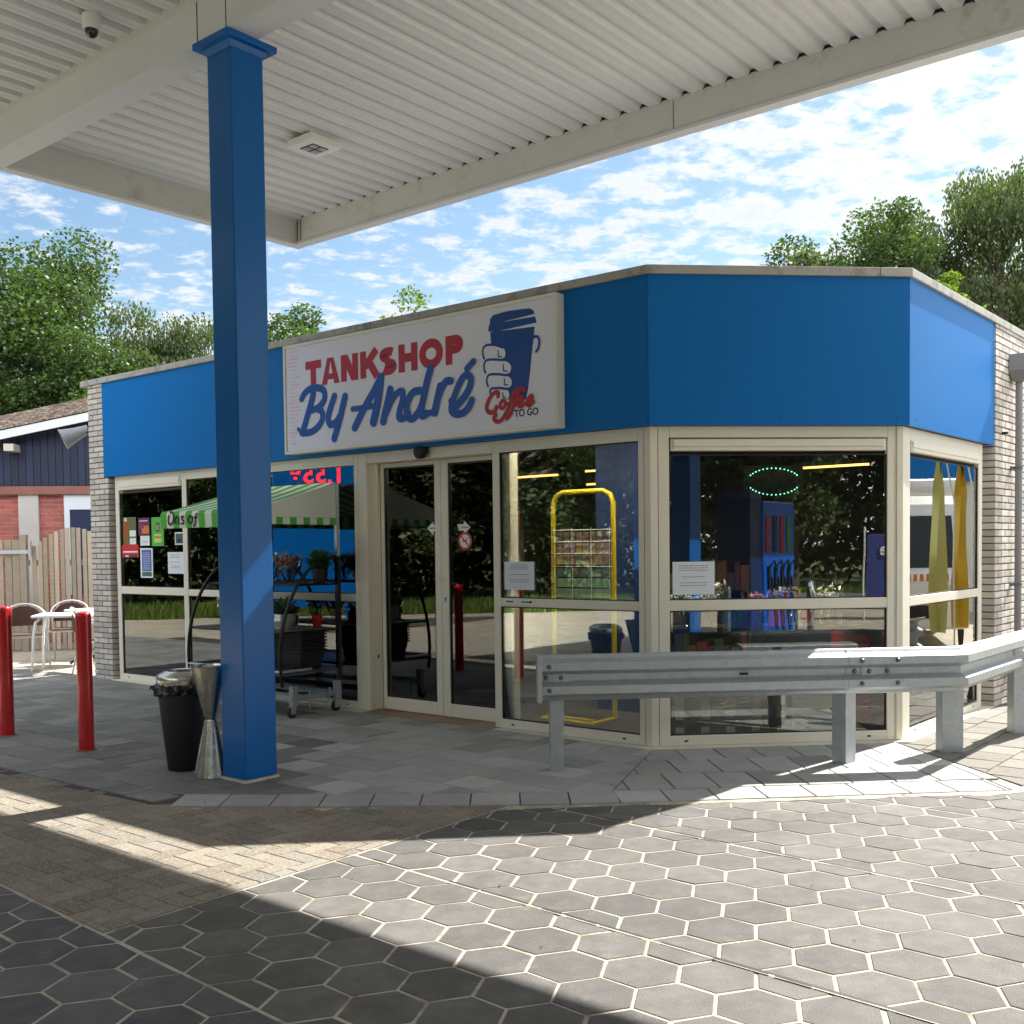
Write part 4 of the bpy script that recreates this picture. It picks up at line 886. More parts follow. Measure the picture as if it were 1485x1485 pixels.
e = MB(); e.tube([(-w_, 0, .06), (-w_+.05, -.25, .04), (w_-.05, -.25, .04), (w_, 0, .06)], .016, 8); e.tube([(-.2, -.13, .045), (.2, -.13, .045)], .012, 8); e.build('foot', M['yellow'], rk, smooth=True)
for r_i, (z0, z1, cols_) in enumerate(((1.34, 1.63, 8), (1.06, 1.32, 7))):
    for rr in range(3):
        e = MB(); zz0 = z0+(z1-z0)/3*rr; cw = .56/cols_
        for c in range(cols_):
            t = (rnd.uniform(.5, 1), rnd.uniform(.4, .9), rnd.uniform(.3, .8)) if r_i == 0 else (rnd.uniform(.4, .7), rnd.uniform(.7, 1), rnd.uniform(.6, .9))
            e.box(-.28+c*cw+.004, -.28+(c+1)*cw-.004, -.012+.004*rr, -.004, zz0+.006, zz0+(z1-z0)/3-.006, t)
        e.build('card_row', mat('card_print', s8(190, 186, 176), .5, attr='tone', var=.4, vscale=60) if 'cards' not in M else M['cards'], rk)
e = MB()
for z in (1.33, 1.05, 1.44, 1.54, 1.64): e.tube([(-.31, -.02, z), (.31, -.02, z)], .004, 6)
for x in (-.29, -.1, .1, .29): e.tube([(x, -.02, 1.0), (x, -.02, 1.66)], .003, 6)
e.build('wire_grid', M['whitepaint'], rk)
e = MB(); e.box(-.26, .25, -.02, .12, .62, .80); e.build('bin_basket', M['innerblue'], rk)
bc = MB(); bc.box(-1.42, -.96, 1.3, 1.75, .02, 2.655); bc.build('inner_pillar', M['innerblue'], shop)
bc = MB(); bc.box(-1.50, -1.40, .05, .15, .02, 2.655); bc.build('inner_pillar', M['cream'], shop)
pr = thing('postcard_rack', 'tall rack of greeting cards behind the right sliding door leaf', 'rack', I(-2.40, .85, .02), BRZ)
e = MB(); e.box(-.03, .03, .03, .07, 0, 2.0); e.box(-.25, .25, .0, .28, 0, .03); e.build('stand', M['shelf'], pr)
cm = mat('card_grey', s8(150, 156, 158), .6, attr='tone', var=.3, vscale=40)
for rr in range(10):
    e = MB()
    for c in range(4):
        t = rnd.uniform(.5, 1.1); e.box(-.30+c*.155, -.30+c*.155+.125, -.01, .0, .62+rr*.128, .62+rr*.128+.105, (t, t*rnd.uniform(.85, 1), t*rnd.uniform(.8, 1)))
    e.build('card_row', cm, pr)
def shelfunit(label, x, y, w_, h, rz_=0., seed=1, header=None):
    rr = random.Random(seed); o = thing('shelf_unit', label, 'shelf', I(x, y, .02), BRZ+rz_, 'shelf units inside the shop')
    e = MB(); e.box(-w_/2, w_/2, .18, .2, 0, h); e.box(-w_/2, -w_/2+.02, -.2, .18, 0, h); e.box(w_/2-.02, w_/2, -.2, .18, 0, h)
    n_ = int(h/.34)
    for k in range(n_): e.box(-w_/2+.02, w_/2-.02, -.2, .18, .08+k*h/n_, .1+k*h/n_)
    e.build('case', M['shelf'], o)
    pk = mat('goods', s8(190, 180, 170), .5, attr='tone', var=.3, vscale=30) if 'goods' not in M else M['goods']; M['goods'] = pk
    for k in range(n_):
        e = MB(); x0 = -w_/2+.04
        while x0 < w_/2-.12:
            ww = rr.uniform(.06, .14); hh = rr.uniform(.12, h/n_-.07); cc_ = rr.choice([(.4, .1, .08), (.08, .14, .36), (.4, .34, .1), (.42, .42, .42), (.1, .25, .12), (.36, .2, .1), (.2, .1, .2)])
            e.box(x0, x0+ww, -.16+rr.uniform(0, .05), .1, .1+k*h/n_, .1+k*h/n_+hh, cc_); x0 += ww+.01
        e.build('goods_row', pk, o)
    if header: e = MB(); e.box(-w_/2, w_/2, -.19, -.17, h+.0, h+.28); e.build('header', header, o)
shelfunit('goods shelves with a red header behind the left sliding door leaf', -4.3, 2.9, 1.6, 1.7, seed=3, header=col_mat('header_red', (150, 20, 26)))
shelfunit('low goods shelves in the middle of the shop', -2.6, 4.9, 2.0, 1.3, seed=5)
shelfunit('goods shelves behind the flower stall window', -6.0, 3.6, 1.6, 1.7, seed=8)
ct = thing('counter', 'dark shop counter with a till inside the left windows', 'counter', I(-6.0, 1.4, .02), BRZ)
e = MB(); e.box(-1.1, 1.1, -.3, .3, 0, .92); e.build('cabinet', M['inner'], ct, bevel=.01); e = MB(); e.box(-1.15, 1.15, -.34, .34, .921, .96); e.build('worktop', col_mat('counter_top', (150, 148, 142)), ct, bevel=.006)
e = MB(); e.box(-.2, .15, -.1, .15, .962, 1.12); e.box(-.22, .12, -.02, .02, 1.13, 1.40); e.build('till', M['grey'], ct, bevel=.01)
# ledge of the bay with wrapped flowers, jars and banners
lg = thing('window_ledge', 'dark display ledge inside the bay window', 'ledge', BW(*(T2(.965, -.30, 0)[:2]), z=.02), BRZ+math.atan2(c45.y, c45.x))
e = MB(); e.box(-.90, .90, -.20, .20, .83, .87); e.build('top', M['shelf'], lg, bevel=.004)
for xx in (-.86, .82):
    e = MB(); e.box(xx, xx+.04, -.18, .18, 0, .829); e.build('leg', M['shelf'], lg)
pl_ = thing('slatted_crate_panel', 'grey slatted timber panel under the ledge in the bay window', 'panel', BW(*(T2(.66, -.42, 0)[:2]), z=.02), BRZ+math.atan2(c45.y, c45.x))
for k in range(5): e = MB(); e.box(-.52+k*.205, -.52+k*.205+.13, -.012, .012, .0, .50); e.build('slat', col_mat('grey_slat', (120, 118, 114)), pl_)
e = MB(); e.box(-.54, .54, .013, .03, .40, .46); e.box(-.54, .54, .013, .03, .06, .12); e.build('batten', col_mat('grey_slat', (120, 118, 114)), pl_)
wc = thing('white_crate', 'white slatted crate at the right under the bay ledge', 'crate', BW(*(T2(1.36, -.40, 0)[:2]), z=.02), BRZ+math.atan2(c45.y, c45.x))
for z in (.05, .21, .37): e = MB(); e.box(-.2, .2, -.14, .14, z, z+.11); e.build('slat', col_mat('pale_crate', (206, 202, 194)), wc, bevel=.01)
rb = thing('red_cabinet', 'low red cabinet at the right edge of the bay window', 'cabinet', BW(*(T2(1.78, -.50, 0)[:2]), z=.02), BRZ+math.atan2(c45.y, c45.x))
e = MB(); e.box(-.12, .14, -.25, .25, 0, .80); e.build('body', col_mat('cab_red', (150, 22, 34)), rb, bevel=.01); e = MB(); e.box(-.1, .12, -.256, -.2505, .1, .72); e.build('door', col_mat('cab_red2', (128, 16, 28)), rb)
ringo = thing('lit_ring', 'oval ring of green light dots in the bay window', 'light', BW(*(T2(.966, -.10, 0)[:2]), z=1.993), BRZ+math.atan2(c45.y, c45.x))
e = MB(); nD = 38
for k in range(nD):
    a = 2*math.pi*k/nD
    if 2.75 < a < 3.55 or 5.95 < a or a < .45: continue
    e.lathe([(.0042, 0), (.0042, .004), (0, .005)], 6, T=lambda x, y, z, a=a: (x+.205*math.cos(a), -.004-z, y+.10*math.sin(a)))
e.build('light_dots', M['ledgreen'], ringo)
e = MB(); e.box(-.23, .23, .0, .004, -.12, .12); e.build('backing', col_mat('clear_dark', (14, 16, 16)), ringo)
def bouquet(label, loc, petal, h=.34, r=.11, seed=0, group='wrapped bouquets', leaves=True, wrap=True):
    rr = random.Random(seed); o = thing('bouquet', label, 'flowers', loc, rr.uniform(0, 6), group)
    e = MB()
    for k in range(26):
        a, ra = rr.uniform(0, 6.28), rr.uniform(0, r*.8); z = h*rr.uniform(.62, .92); s_ = rr.uniform(.014, .026); cx, cy = ra*math.cos(a), ra*math.sin(a)
        e.lathe([(0, -s_*.6), (s_*.8, -s_*.3), (s_, s_*.2), (s_*.5, s_*.6), (0, s_*.5)], 6, T=lambda x, y, q, cx=cx, cy=cy, z=z: (x+cx, y+cy, z+q))
    e.build('petals', petal, o, smooth=True)
    e = MB()
    for k in range(60):
        a, ra = rr.uniform(0, 6.28), rr.uniform(0, r); z = h*rr.uniform(.35, .85); L = rr.uniform(.03, .06); p = Vector((ra*math.cos(a), ra*math.sin(a), z)); d = Vector((rr.uniform(-1, 1), rr.uniform(-1, 1), rr.uniform(.1, 1))).normalized()*L; q = d.cross(Vector((0, 0, 1))).normalized()*L*.3
        e.add([p, p+d*.5+q, p+d, p+d*.5-q], [(0, 1, 2, 3)])
    for k in range(8): a = rr.uniform(0, 6.28); e.tube([(0, 0, 0), (r*.5*math.cos(a), r*.5*math.sin(a), h*.6)], .003, 5)
    e.build('foliage', M['leafy'], o)
    if wrap:
        e = MB(); n_ = 22; prof = [(.03, 0), (.045, h*.15), (r*.9, h*.6), (r*1.15, h*1.0)]; vs = []
        for (pr_, z) in prof:
            for k in range(n_): a = 2*math.pi*k/n_; q = pr_*(1+rr.uniform(-.16, .16)); vs.append((q*math.cos(a), q*math.sin(a), z+rr.uniform(-.02, .02)*(z > 0)))
        e.add(vs, [(i*n_+k, i*n_+(k+1) % n_, (i+1)*n_+(k+1) % n_, (i+1)*n_+k) for i in range(3) for k in range(n_)]); e.build('film_wrap', M['film'], o)
    return o
for k, (s, pt, lab, hh) in enumerate(((.12, 'flow_white', 'white bouquet at the left end of the bay ledge', .26), (.34, 'flow_white', 'cream bouquet between two displays on the bay ledge', .30), (.52, 'flow_white', 'tall white wrapped bouquet on the bay ledge', .36), (.86, 'flow_pink', 'pink wrapped bouquet in the middle of the bay ledge', .26), (1.10, 'flow_red', 'red bouquet on the bay ledge beside the jars', .28), (1.42, 'flow_white', 'loosely wrapped bouquet at the right of the bay ledge', .32))):
    bouquet(lab, BW(*(T2(s, -.24, 0)[:2]), z=.892), M[pt], h=hh, r=.10, seed=30+k)
for k, (s, c_, lab) in enumerate((( .66, (60, 130, 200), 'sky blue folded banner on the bay ledge'), (.80, (70, 96, 190), 'violet blue folded banner on the bay ledge'), (1.00, (206, 60, 64), 'red folded banner on the bay ledge'), (1.22, (230, 232, 232), 'white banner with a red patch on the bay ledge'))):
    o = thing('folded_banner', lab, 'banner', BW(*(T2(s, -.11, 0)[:2]), z=.892), BRZ+math.atan2(c45.y, c45.x), 'folded banners on the bay ledge')
    e = MB(); 
    for q in range(6): e.add([(-.07+q*.024, .0 if q % 2 else .02, 0), (-.07+(q+1)*.024, .02 if q % 2 else 0, 0), (-.06+(q+1)*.02, .02 if q % 2 else 0, .17), (-.06+q*.02, .0 if q % 2 else .02, .17)], [(0, 1, 2, 3)])
    e.build('cloth', col_mat('banner_%d' % k, c_), o)
    if k == 3: e = MB(); e.lathe([(.045, 0), (.045, .004), (0, .004)], 20, T=lambda x, y, z: (x, -z-.004, y*1.3+.08)); e.build('red_patch', M['flow_red'], o)
for k, (s, z_) in enumerate(((1.02, .26), (1.14, .30), (1.50, .34))):
    o = thing('storage_jar', ('short clear jar beside the pump reflection on the bay ledge', 'taller clear jar with a steel lid on the bay ledge', 'slim clear jar at the right end of the bay ledge')[k], 'jar', BW(*(T2(s, -.16, 0)[:2]), z=.892), 0, 'glass jars on the bay ledge')
    e = MB(); e.lathe([(.04, 0), (.042, .01), (.042, z_-.03), (.036, z_-.02)], 20); e.build('jar_body', M['film'], o, smooth=True)
    e = MB(); e.lathe([(.044, z_-.02), (.044, z_), (0, z_+.004)], 20); e.build('lid', M['steel'], o, smooth=True)

# ---------------------------------------------------------------- outside objects
# horn lamp on the brick pier
hn = thing('horn_lamp', 'grey conical horn fixed to the brick pier at the roof corner', 'horn', BW(-7.86, -.02, 2.93), BRZ)
ax = (Vector((-.42, -.80, -.42))).normalized(); q_ = ax.to_track_quat('Z', 'Y')
TQ = lambda x, y, z: tuple(q_ @ Vector((x, y, z))+Vector((-.06, -.02, .06)))
e = MB(); e.lathe([(.0, -.02), (.055, -.015), (.065, .06), (.085, .16), (.115, .27), (.13, .30), (.123, .30), (.10, .24), (.06, .12), (0, .10)], 28, T=TQ); e.build('horn', mat('horn_grey', s8(150, 158, 160), .45, var=.15, vscale=8, dirt=s8(196, 200, 200), dscale=9, dlo=.5, dhi=.8), hn, smooth=True)
e = MB(); e.lathe([(.0, .16), (.035, .17), (.03, .22), (0, .235)], 16, T=TQ); e.build('bulb', M['steel'], hn, smooth=True)
e = MB(); e.box(-.05, .0, -.045, -.005, .0, .09); e.tube([(-.02, -.02, .05), (-.07, -.03, .06)], .014, 8); e.build('bracket', M['bolt'], hn)
# rain hopper and downpipe on the right wall
hp = thing('downpipe', 'grey rain hopper and downpipe on the right brick wall', 'pipe', BW(1.389+.075, 1.346+2.66, 0), BRZ)
e = MB(); e.add([(.005, -.10, 3.27), (.17, -.10, 3.27), (.17, .12, 3.27), (.005, .12, 3.27), (.005, -.10, 3.12), (.17, -.10, 3.12), (.17, .12, 3.12), (.005, .12, 3.12), (.02, -.04, 3.02), (.12, -.04, 3.02), (.12, .06, 3.02), (.02, .06, 3.02)],
 [(0, 1, 2, 3), (0, 4, 5, 1), (1, 5, 6, 2), (2, 6, 7, 3), (3, 7, 4, 0), (4, 8, 9, 5), (5, 9, 10, 6), (6, 10, 11, 7), (7, 11, 8, 4), (8, 11, 10, 9)]); e.build('hopper', M['grey'], hp, bevel=.003)
e = MB(); e.tube([(.07, .01, 3.05), (.07, .01, .06), ], .032, 16); e.build('pipe', M['grey'], hp, smooth=True)
for z in (2.2, 1.1):
    e = MB(); e.lathe([(.037, z), (.037, z+.03)], 16, cx=.07, cy=.01); e.box(.0, .03, -.02, .04, z, z+.03); e.build('clamp', M['bolt'], hp)
hk = MB(); hk.lathe([(.014, 0), (.012, .05), (0, .055)], 8, T=lambda x, y, z: (z, x, y)); o = hk.build('wall_hook', M['dark'], None, loc=BW(1.389+.077, 1.346+2.36, 2.52), rz=BRZ); tag(o, 'small dark hook left of the downpipe', 'hook')
# leaning plank by the wall corner
lk = MB(); lk.box(-.03, .03, -.09, .09, 0, .55); o = lk.build('leaning_board', mat('dark_board', s8(84, 76, 64), .9, var=.3, vscale=8), None, bevel=.004, loc=BW(1.60, 1.346+2.62, .01), rz=BRZ); o.rotation_euler = (0, R(-12), BRZ); tag(o, 'short dark board leaning on the brick wall behind the guardrail', 'board')

# guardrail
gr = thing('guardrail', 'galvanised steel crash barrier on four posts in front of the bay', 'guardrail', (2.1, 6.93, 0))
zc = .648
W = [(-.155, .0), (-.150, -.012), (-.128, -.030), (-.104, -.078), (-.052, -.080), (-.030, -.030), (-.020, -.020), (.020, -.020), (.030, -.030), (.052, -.080), (.104, -.078), (.128, -.030), (.150, -.012), (.155, .0)]
def wbeam(mb, p, q, mp_=None, mq=None, th=.004):
    """W profile between ground points p,q (local), with mitre directions"""
    p, q = Vector(p), Vector(q); t = (q-p).normalized(); nrm = Vector((t.y, -t.x))        # towards the viewer
    vs = []
    for (base, m_) in ((p, mp_), (q, mq)):
        mm = Vector(m_) if m_ else nrm; mm = mm/ mm.dot(nrm)
        for off in (0., th):
            for (z, d) in W: v = base+mm*(-d-off*1.)
            # two skins
        for off in (0., th):
            for (z, d) in W:
                v = base+mm*(-d-off); vs.append((v.x, v.y, zc+z))
    n_ = len(W); fs = []
    for i in range(n_-1):
        fs += [(i, i+1, 2*n_+i+1, 2*n_+i), (n_+i, 3*n_+i, 3*n_+i+1, n_+i+1)]
    for i in range(n_-1): fs += [(i, n_+i, n_+i+1, i+1), (2*n_+i, 2*n_+i+1, 3*n_+i+1, 3*n_+i)]
    fs += [(0, 2*n_, 3*n_, n_), (n_-1, 2*n_-1, 4*n_-1, 3*n_-1)]
    mb.add(vs, fs)
cor = Vector((3.584-2.1, .0+.0)); dS = bY; ncor = (Vector((0, -1))+Vector((dS.y, -dS.x))).normalized()
L0 = Vector((.70-2.1, 0)); j1 = Vector((3.00-2.1, 0))
end = cor+dS*2.9
shift = Vector((0, .078))
e = MB(); wbeam(e, L0+shift, j1+Vector((.1, 0))+shift); e.build('rail_beam', M['galv'], gr, bevel=.002)
k_ = Vector((0, .0741))
e = MB(); wbeam(e, j1-Vector((.22, 0))+k_, cor+k_, None, tuple(ncor)); wbeam(e, cor+k_, end+k_, tuple(ncor), None); e.build('rail_beam', M['galv'], gr, bevel=.002)
e = MB(); e.box(L0.x-.035, L0.x-.004, -.012, .085, zc-.158, zc+.158); e.build('end_plate', M['galv'], gr, bevel=.004)
def bolt(x, z, dy, name='bolt', T=None):
    e = MB(); f = T or (lambda a, b, c: (x+a, dy-c, z+b)); e.lathe([(.016, 0), (.016, .004), (.011, .010), (0, .012)], 12, T=f); return e.build(name, M['bolt'], gr, smooth=True)
for (x, z, dy) in ((L0.x+.045, zc+.078, -.005), (L0.x+.045, zc-.078, -.005), (L0.x+.03, zc, .054), (L0.x+.13, zc, .050), (.77, zc+.078, -.009), (1.02, zc+.078, -.009), (.77, zc-.078, -.009), (1.02, zc-.078, -.009), (.74, zc, .05), (.84, zc, .046), (.97, zc, .05)): bolt(x, z, dy)
e = MB(); e.box(L0.x+.075, L0.x+.195, .050, .056, zc-.026, zc+.026); e.box(.785, .905, .046, .052, zc-.026, zc+.026); e.build('washer_plate', M['galv'], gr)
e = MB(); e.box(-.06, .0, .0505, .057, zc-.008, zc+.008); e.build('slot', M['dark'], gr)
for s in (.28, .52):
    for dz in (.078, -.078):
        c = cor+dS*s; nn = Vector((dS.y, -dS.x)); bolt(0, 0, 0, T=lambda a, b, cc_, c=c, nn=nn, dz=dz: (c.x+dS.x*a+nn.x*(cc_+.006)-k_.x*0, c.y+dS.y*a+nn.y*(cc_+.006)+.012, zc+dz+b))
e = MB()
for s in (.20, .26, .32, .36):
    c = cor+dS*s; nn = Vector((dS.y, -dS.x)); e.prism([tuple(c+nn*(-.036)), tuple(c+dS*.03+nn*(-.036)), tuple(c+dS*.03+nn*(-.04)), tuple(c+nn*(-.04))], zc-.01, zc+.014)
e.build('slot', M['dark'], gr)
def rpost(x, y, rz_, w_=.09, dpt=.10, c_open=True):
    t_ = .006; o = MB()
    def Tt(a, b, c): cs, sn_ = math.cos(rz_), math.sin(rz_); return (x+cs*a-sn_*b, y+sn_*a+cs*b, c)
    o.box(-w_/2, w_/2, .0, t_, -.02, zc+.02, T=Tt); o.box(-w_/2, -w_/2+t_, t_, dpt, -.02, zc+.02, T=Tt); o.box(w_/2-t_, w_/2, t_, dpt, -.02, zc+.02, T=Tt)
    return o.build('post', M['galv'], gr, bevel=.002)
rpost(.806-2.1, .105, R(0)); rpost(2.835-2.1, .105, R(35), .12, .11); 
c3 = cor+Vector((.10, .28)); rpost(c3.x+.02, c3.y+.1, R(0), .16, .10); c4 = cor+dS*1.35; rpost(c4.x+.08, c4.y+.04, R(0), .16, .10)

# bollards
def bollard(x, y, h, label, r=.057):
    o = thing('bollard', label, 'bollard', (x, y, 0), 0, 'red steel bollards'); e = MB()
    e.lathe([(r, .0), (r, h-.03), (r*.94, h-.012), (r*.75, h-.003), (0, h)], 28); e.build('tube', M['bollard'], o, smooth=True)
    e = MB(); e.lathe([(r+.02, -.002), (r+.02, .014), (r+.004, .018)], 20); e.build('foot', mat('stained_collar', s8(120, 84, 74), .9, var=.3, vscale=20), o); return o
bollard(-3.535, 9.12, 1.08, 'red bollard at the left edge of the picture'); bollard(-2.652, 8.33, 1.065, 'second red bollard, nearer the waste bin')

# waste bin and ash stand
bn = thing('waste_bin', 'black round waste bin with a steel rim and bin bag, left of the post', 'bin', (-1.735, 7.50, .012))
e = MB(); e.lathe([(.105, 0), (.112, .01), (.165, .52), (.172, .60), (.166, .60)], 32); e.build('bin_body', M['black'], bn, smooth=True)
e = MB(); n_ = 40; vs = []
for i, (r__, z) in enumerate(((.168, .60), (.182, .59), (.188, .57), (.182, .535), (.172, .52))):
    for k in range(n_): a = 2*math.pi*k/n_; q = r__*(1+.07*math.sin(k*2.7+i)+rnd.uniform(-.05, .05)*(i > 0)); vs.append((q*math.cos(a), q*math.sin(a), z+rnd.uniform(-.012, .012)*(i > 0)))
e.add(vs, [(i*n_+k, i*n_+(k+1) % n_, (i+1)*n_+(k+1) % n_, (i+1)*n_+k) for i in range(4) for k in range(n_)])
e.tube([(-.17, -.05, .575), (-.20, -.055, .578), (-.212, -.05, .56)], [.016, .012, .004], 8); e.build('bin_bag', mat('bin_bag', (.012, .012, .013), .25, bump=.5, bscale=30), bn)
e = MB(); e.lathe([(.17, .588), (.175, .60), (.175, .645), (.165, .66), (.115, .685), (.10, .68), (.098, .60)], 36); e.build('rim', M['steel'], bn, smooth=True)
ash = thing('ash_stand', 'hourglass shaped brushed steel ashtray stand between bin and blue post', 'ashtray', (-1.495, 7.215, .012))
e = MB(); pr_ = [(.108, 0), (.11, .006), (.040, .378), (.038, .385)]; vs = []; n_ = 24
for (r__, z) in pr_:
    for k in range(n_): a = 2*math.pi*k/n_; q = r__*(1+(.03 if k % 2 else -.02)*(1-z)); vs.append((q*math.cos(a), q*math.sin(a), z))
e.add(vs, [(i*n_+k, i*n_+(k+1) % n_, (i+1)*n_+(k+1) % n_, (i+1)*n_+k) for i in range(3) for k in range(n_)]+[tuple(range(n_))[::-1]]); e.build('foot_cone', M['steel'], ash)
e = MB(); e.lathe([(.037, .381), (.041, .39), (.125, .735), (.128, .742), (.120, .742), (.06, .50), (0, .50)], 36); e.build('cone', M['steel'], ash, smooth=True)
e = MB(); e.lathe([(.0, .725), (.119, .725), (.119, .730), (0, .730)], 32); e.build('tray', mat('ash_sand', s8(70, 66, 60), .9), ash)
e = MB(); e.tube([(-.045, 0, .736), (.045, .01, .737)], .0045, 8); e.tube([(0, -.06, .734), (.03, .02, .734)], .004, 8); e.build('cigarette_end', M['white'], ash)

# ---- flower trolley stall (local frame of the shop front: x to the right, -y outward)
st = thing('flower_stall', 'wheeled flower stall with green and white striped awning by the windows', 'stall', BW(-4.07, 0, 0), BRZ)
xr, xl = .71, -.69                                     # right and left ends
yb, yf = -.12, -.80
e = MB()
for xx in (xl, xr): e.box(xx-.02, xx+.02, yb-.02, yb+.02, .22, 1.46)
e.build('rear_post', M['blackm'], st)
e = MB()
for xx in (xl, xr): e.box(xx-.017, xx+.017, yb-.017, yb+.017, 1.461, 2.13)
e.box(xl, xr, yb-.014, yb+.014, 2.10, 2.13); e.build('upper_post', M['alu'], st)
for xx in (xl, xr):
    e = MB(); pts = []
    for i in range(22):
        t = i/21*math.pi/2; pts.append((xx, yb-.02-(abs(yf-yb)-.02)*math.sin(t)**.9 if False else yb-.02-(abs(yf-yb)-.02)*math.sin(t), .52+.93*math.cos(t)))
    pts += [(xx, yf+.005, .40), (xx, yf+.02, .30)]
    e.tube(pts, .016, 10); e.build('curved_side', M['blackm'], st, smooth=True)
for (z, y1, m_) in ((1.20, -.56, 'blackm'), (.78, -.77, 'alu')):
    e = MB(); e.box(xl, xr, y1, yb, z, z+.008); 
    o = e.build('shelf_board', M['shelf'] if m_ == 'blackm' else col_mat('wire_shelf', (120, 122, 124), metal=.6, rough=.4), st)
    e = MB(); e.tube([(xl, y1, z), (xr, y1, z)], .011, 8); e.tube([(xl, yb, z), (xl, y1, z)], .010, 8); e.tube([(xr, yb, z), (xr, y1, z)], .010, 8); e.build('shelf_edge', M['blackm'], o)
    if m_ == 'alu':
        e = MB()
        for k in range(26): x = xl+.02+k*(xr-xl-.04)/25; e.tube([(x, y1, z+.012), (x, yb, z+.012)], .003, 5)
        e.build('shelf_wires', M['alu'], o)
e = MB(); e.box(xl, xr, yf, yb+.02, .40, .425); pf = e.build('platform', mat('platform_grey', s8(66, 72, 82), .35, var=.1), st, bevel=.004)
e = MB(); 
for a_, b_ in (((xl, yf), (xr, yf)), ((xr, yf), (xr, yf+.35)), ((xl, yf), (xl, yb))): e.tube([(a_[0], a_[1], .435), (b_[0], b_[1], .435)], .013, 8)
e.build('platform_rim', M['alu'], pf)
e = MB(); e.box(xl+.1, xr+.02, yf+.12, yf+.16, .16, .21); e.box(xl+.1, xr+.02, yb-.06, yb-.02, .16, .21); e.box(xr-.02, xr+.02, yf+.10, yb, .161, .209); e.box(xl+.1, xl+.14, yf+.16, yb-.06, .161, .209)
for (x, y) in ((xr, yf+.14), (xr, yb-.03), (xl+.12, yf+.14), (xl+.12, yb-.03)): e.box(x-.028, x+.028, y-.028, y+.028, .11, .30)
e.tube([(xr+.03, yf+.2, .17), (xr+.05, yf+.5, .12)], .007, 6); e.tube([(xr+.035, yb-.15, .25), (xr+.03, yb-.16, .13)], .008, 6); e.tube([(xr+.03, yf+.3, .24), (xr+.03, yf+.3, .08)], .009, 6); e.build('chassis', M['galv'], st, bevel=.003)
for (x, y) in ((xr, yf+.14), (xr, yb-.03), (xl+.12, yf+.14), (xl+.12, yb-.03)):
    e = MB(); e.lathe([(.0, -.016), (.045, -.016), (.05, -.01), (.05, .01), (.045, .016), (0, .016)], 20, T=lambda a, b, c, x=x, y=y: (x+c, y+a-.02, .062+b)); wh = e.build('castor', col_mat('wheel_rubber', (40, 40, 42), rough=.7), st, smooth=True)
    e = MB(); e.box(x-.024, x-.018, y-.045, y+.01, .05, .125); e.box(x+.018, x+.024, y-.045, y+.01, .05, .125); e.box(x-.0245, x+.0245, y-.045, y+.01, .111, .118); e.build('fork', M['galv'], wh)
# awning: striped slope, side cheeks and valance
axl, axr, ayb, ayf, azb, azf = xl-.01, xr+.01, yb-.02, -1.05, 2.14, 1.885
G_, W_ = col_mat('awning_green', (86, 176, 64), rough=.8), col_mat('awning_white', (222, 228, 218), rough=.8)
aw = MB(); nst = 14; sw = (axr-axl)/nst
for k in range(nst):
    aw.cur = k % 2; x0, x1 = axl+k*sw, axl+(k+1)*sw
    n_ = 8; 
    prof = [(ayb+(ayf-ayb)*i/n_, azb+(azf-azb)*i/n_-.02*math.sin(math.pi*i/n_)) for i in range(n_+1)]+[(ayf-.012, azf-.03), (ayf-.005, azf-.15)]
    vs = [(x, p[0], p[1]) for p in prof for x in (x0, x1)]+[(x, p[0]+.002, p[1]-.004) for p in prof for x in (x0, x1)]
    m2 = 2*len(prof); aw.add(vs, [(2*i, 2*i+1, 2*i+3, 2*i+2) for i in range(len(prof)-1)]+[(m2+2*i, m2+2*i+2, m2+2*i+3, m2+2*i+1) for i in range(len(prof)-1)])
awo = aw.build('awning', [G_, W_], st)
for xx, sg_ in ((axl, -1), (axr, 1)):
    e = MB(); e.cur = 0; e.add([(xx, ayb, azb-.01), (xx, ayf, azf-.01), (xx, ayf, azf-.075), (xx, ayb, azf-.075), (xx+.003*sg_, ayb, azb-.01), (xx+.003*sg_, ayf, azf-.01), (xx+.003*sg_, ayf, azf-.075), (xx+.003*sg_, ayb, azf-.075)], [(0, 1, 2, 3), (7, 6, 5, 4)])
    L = (ayb-ayf)/12
    for k in range(12):
        e.cur = (k+1) % 2 if False else (1 if k % 2 else 0)
        e.add([(xx, ayf+k*L, azf-.076), (xx, ayf+(k+1)*L, azf-.076), (xx, ayf+(k+1)*L, azf-.14), (xx, ayf+k*L, azf-.14), (xx+.003*sg_, ayf+k*L, azf-.076), (xx+.003*sg_, ayf+(k+1)*L, azf-.076), (xx+.003*sg_, ayf+(k+1)*L, azf-.14), (xx+.003*sg_, ayf+k*L, azf-.14)], [(0, 1, 2, 3), (7, 6, 5, 4)])
    e.build('side_cheek', [W_, G_], awo)
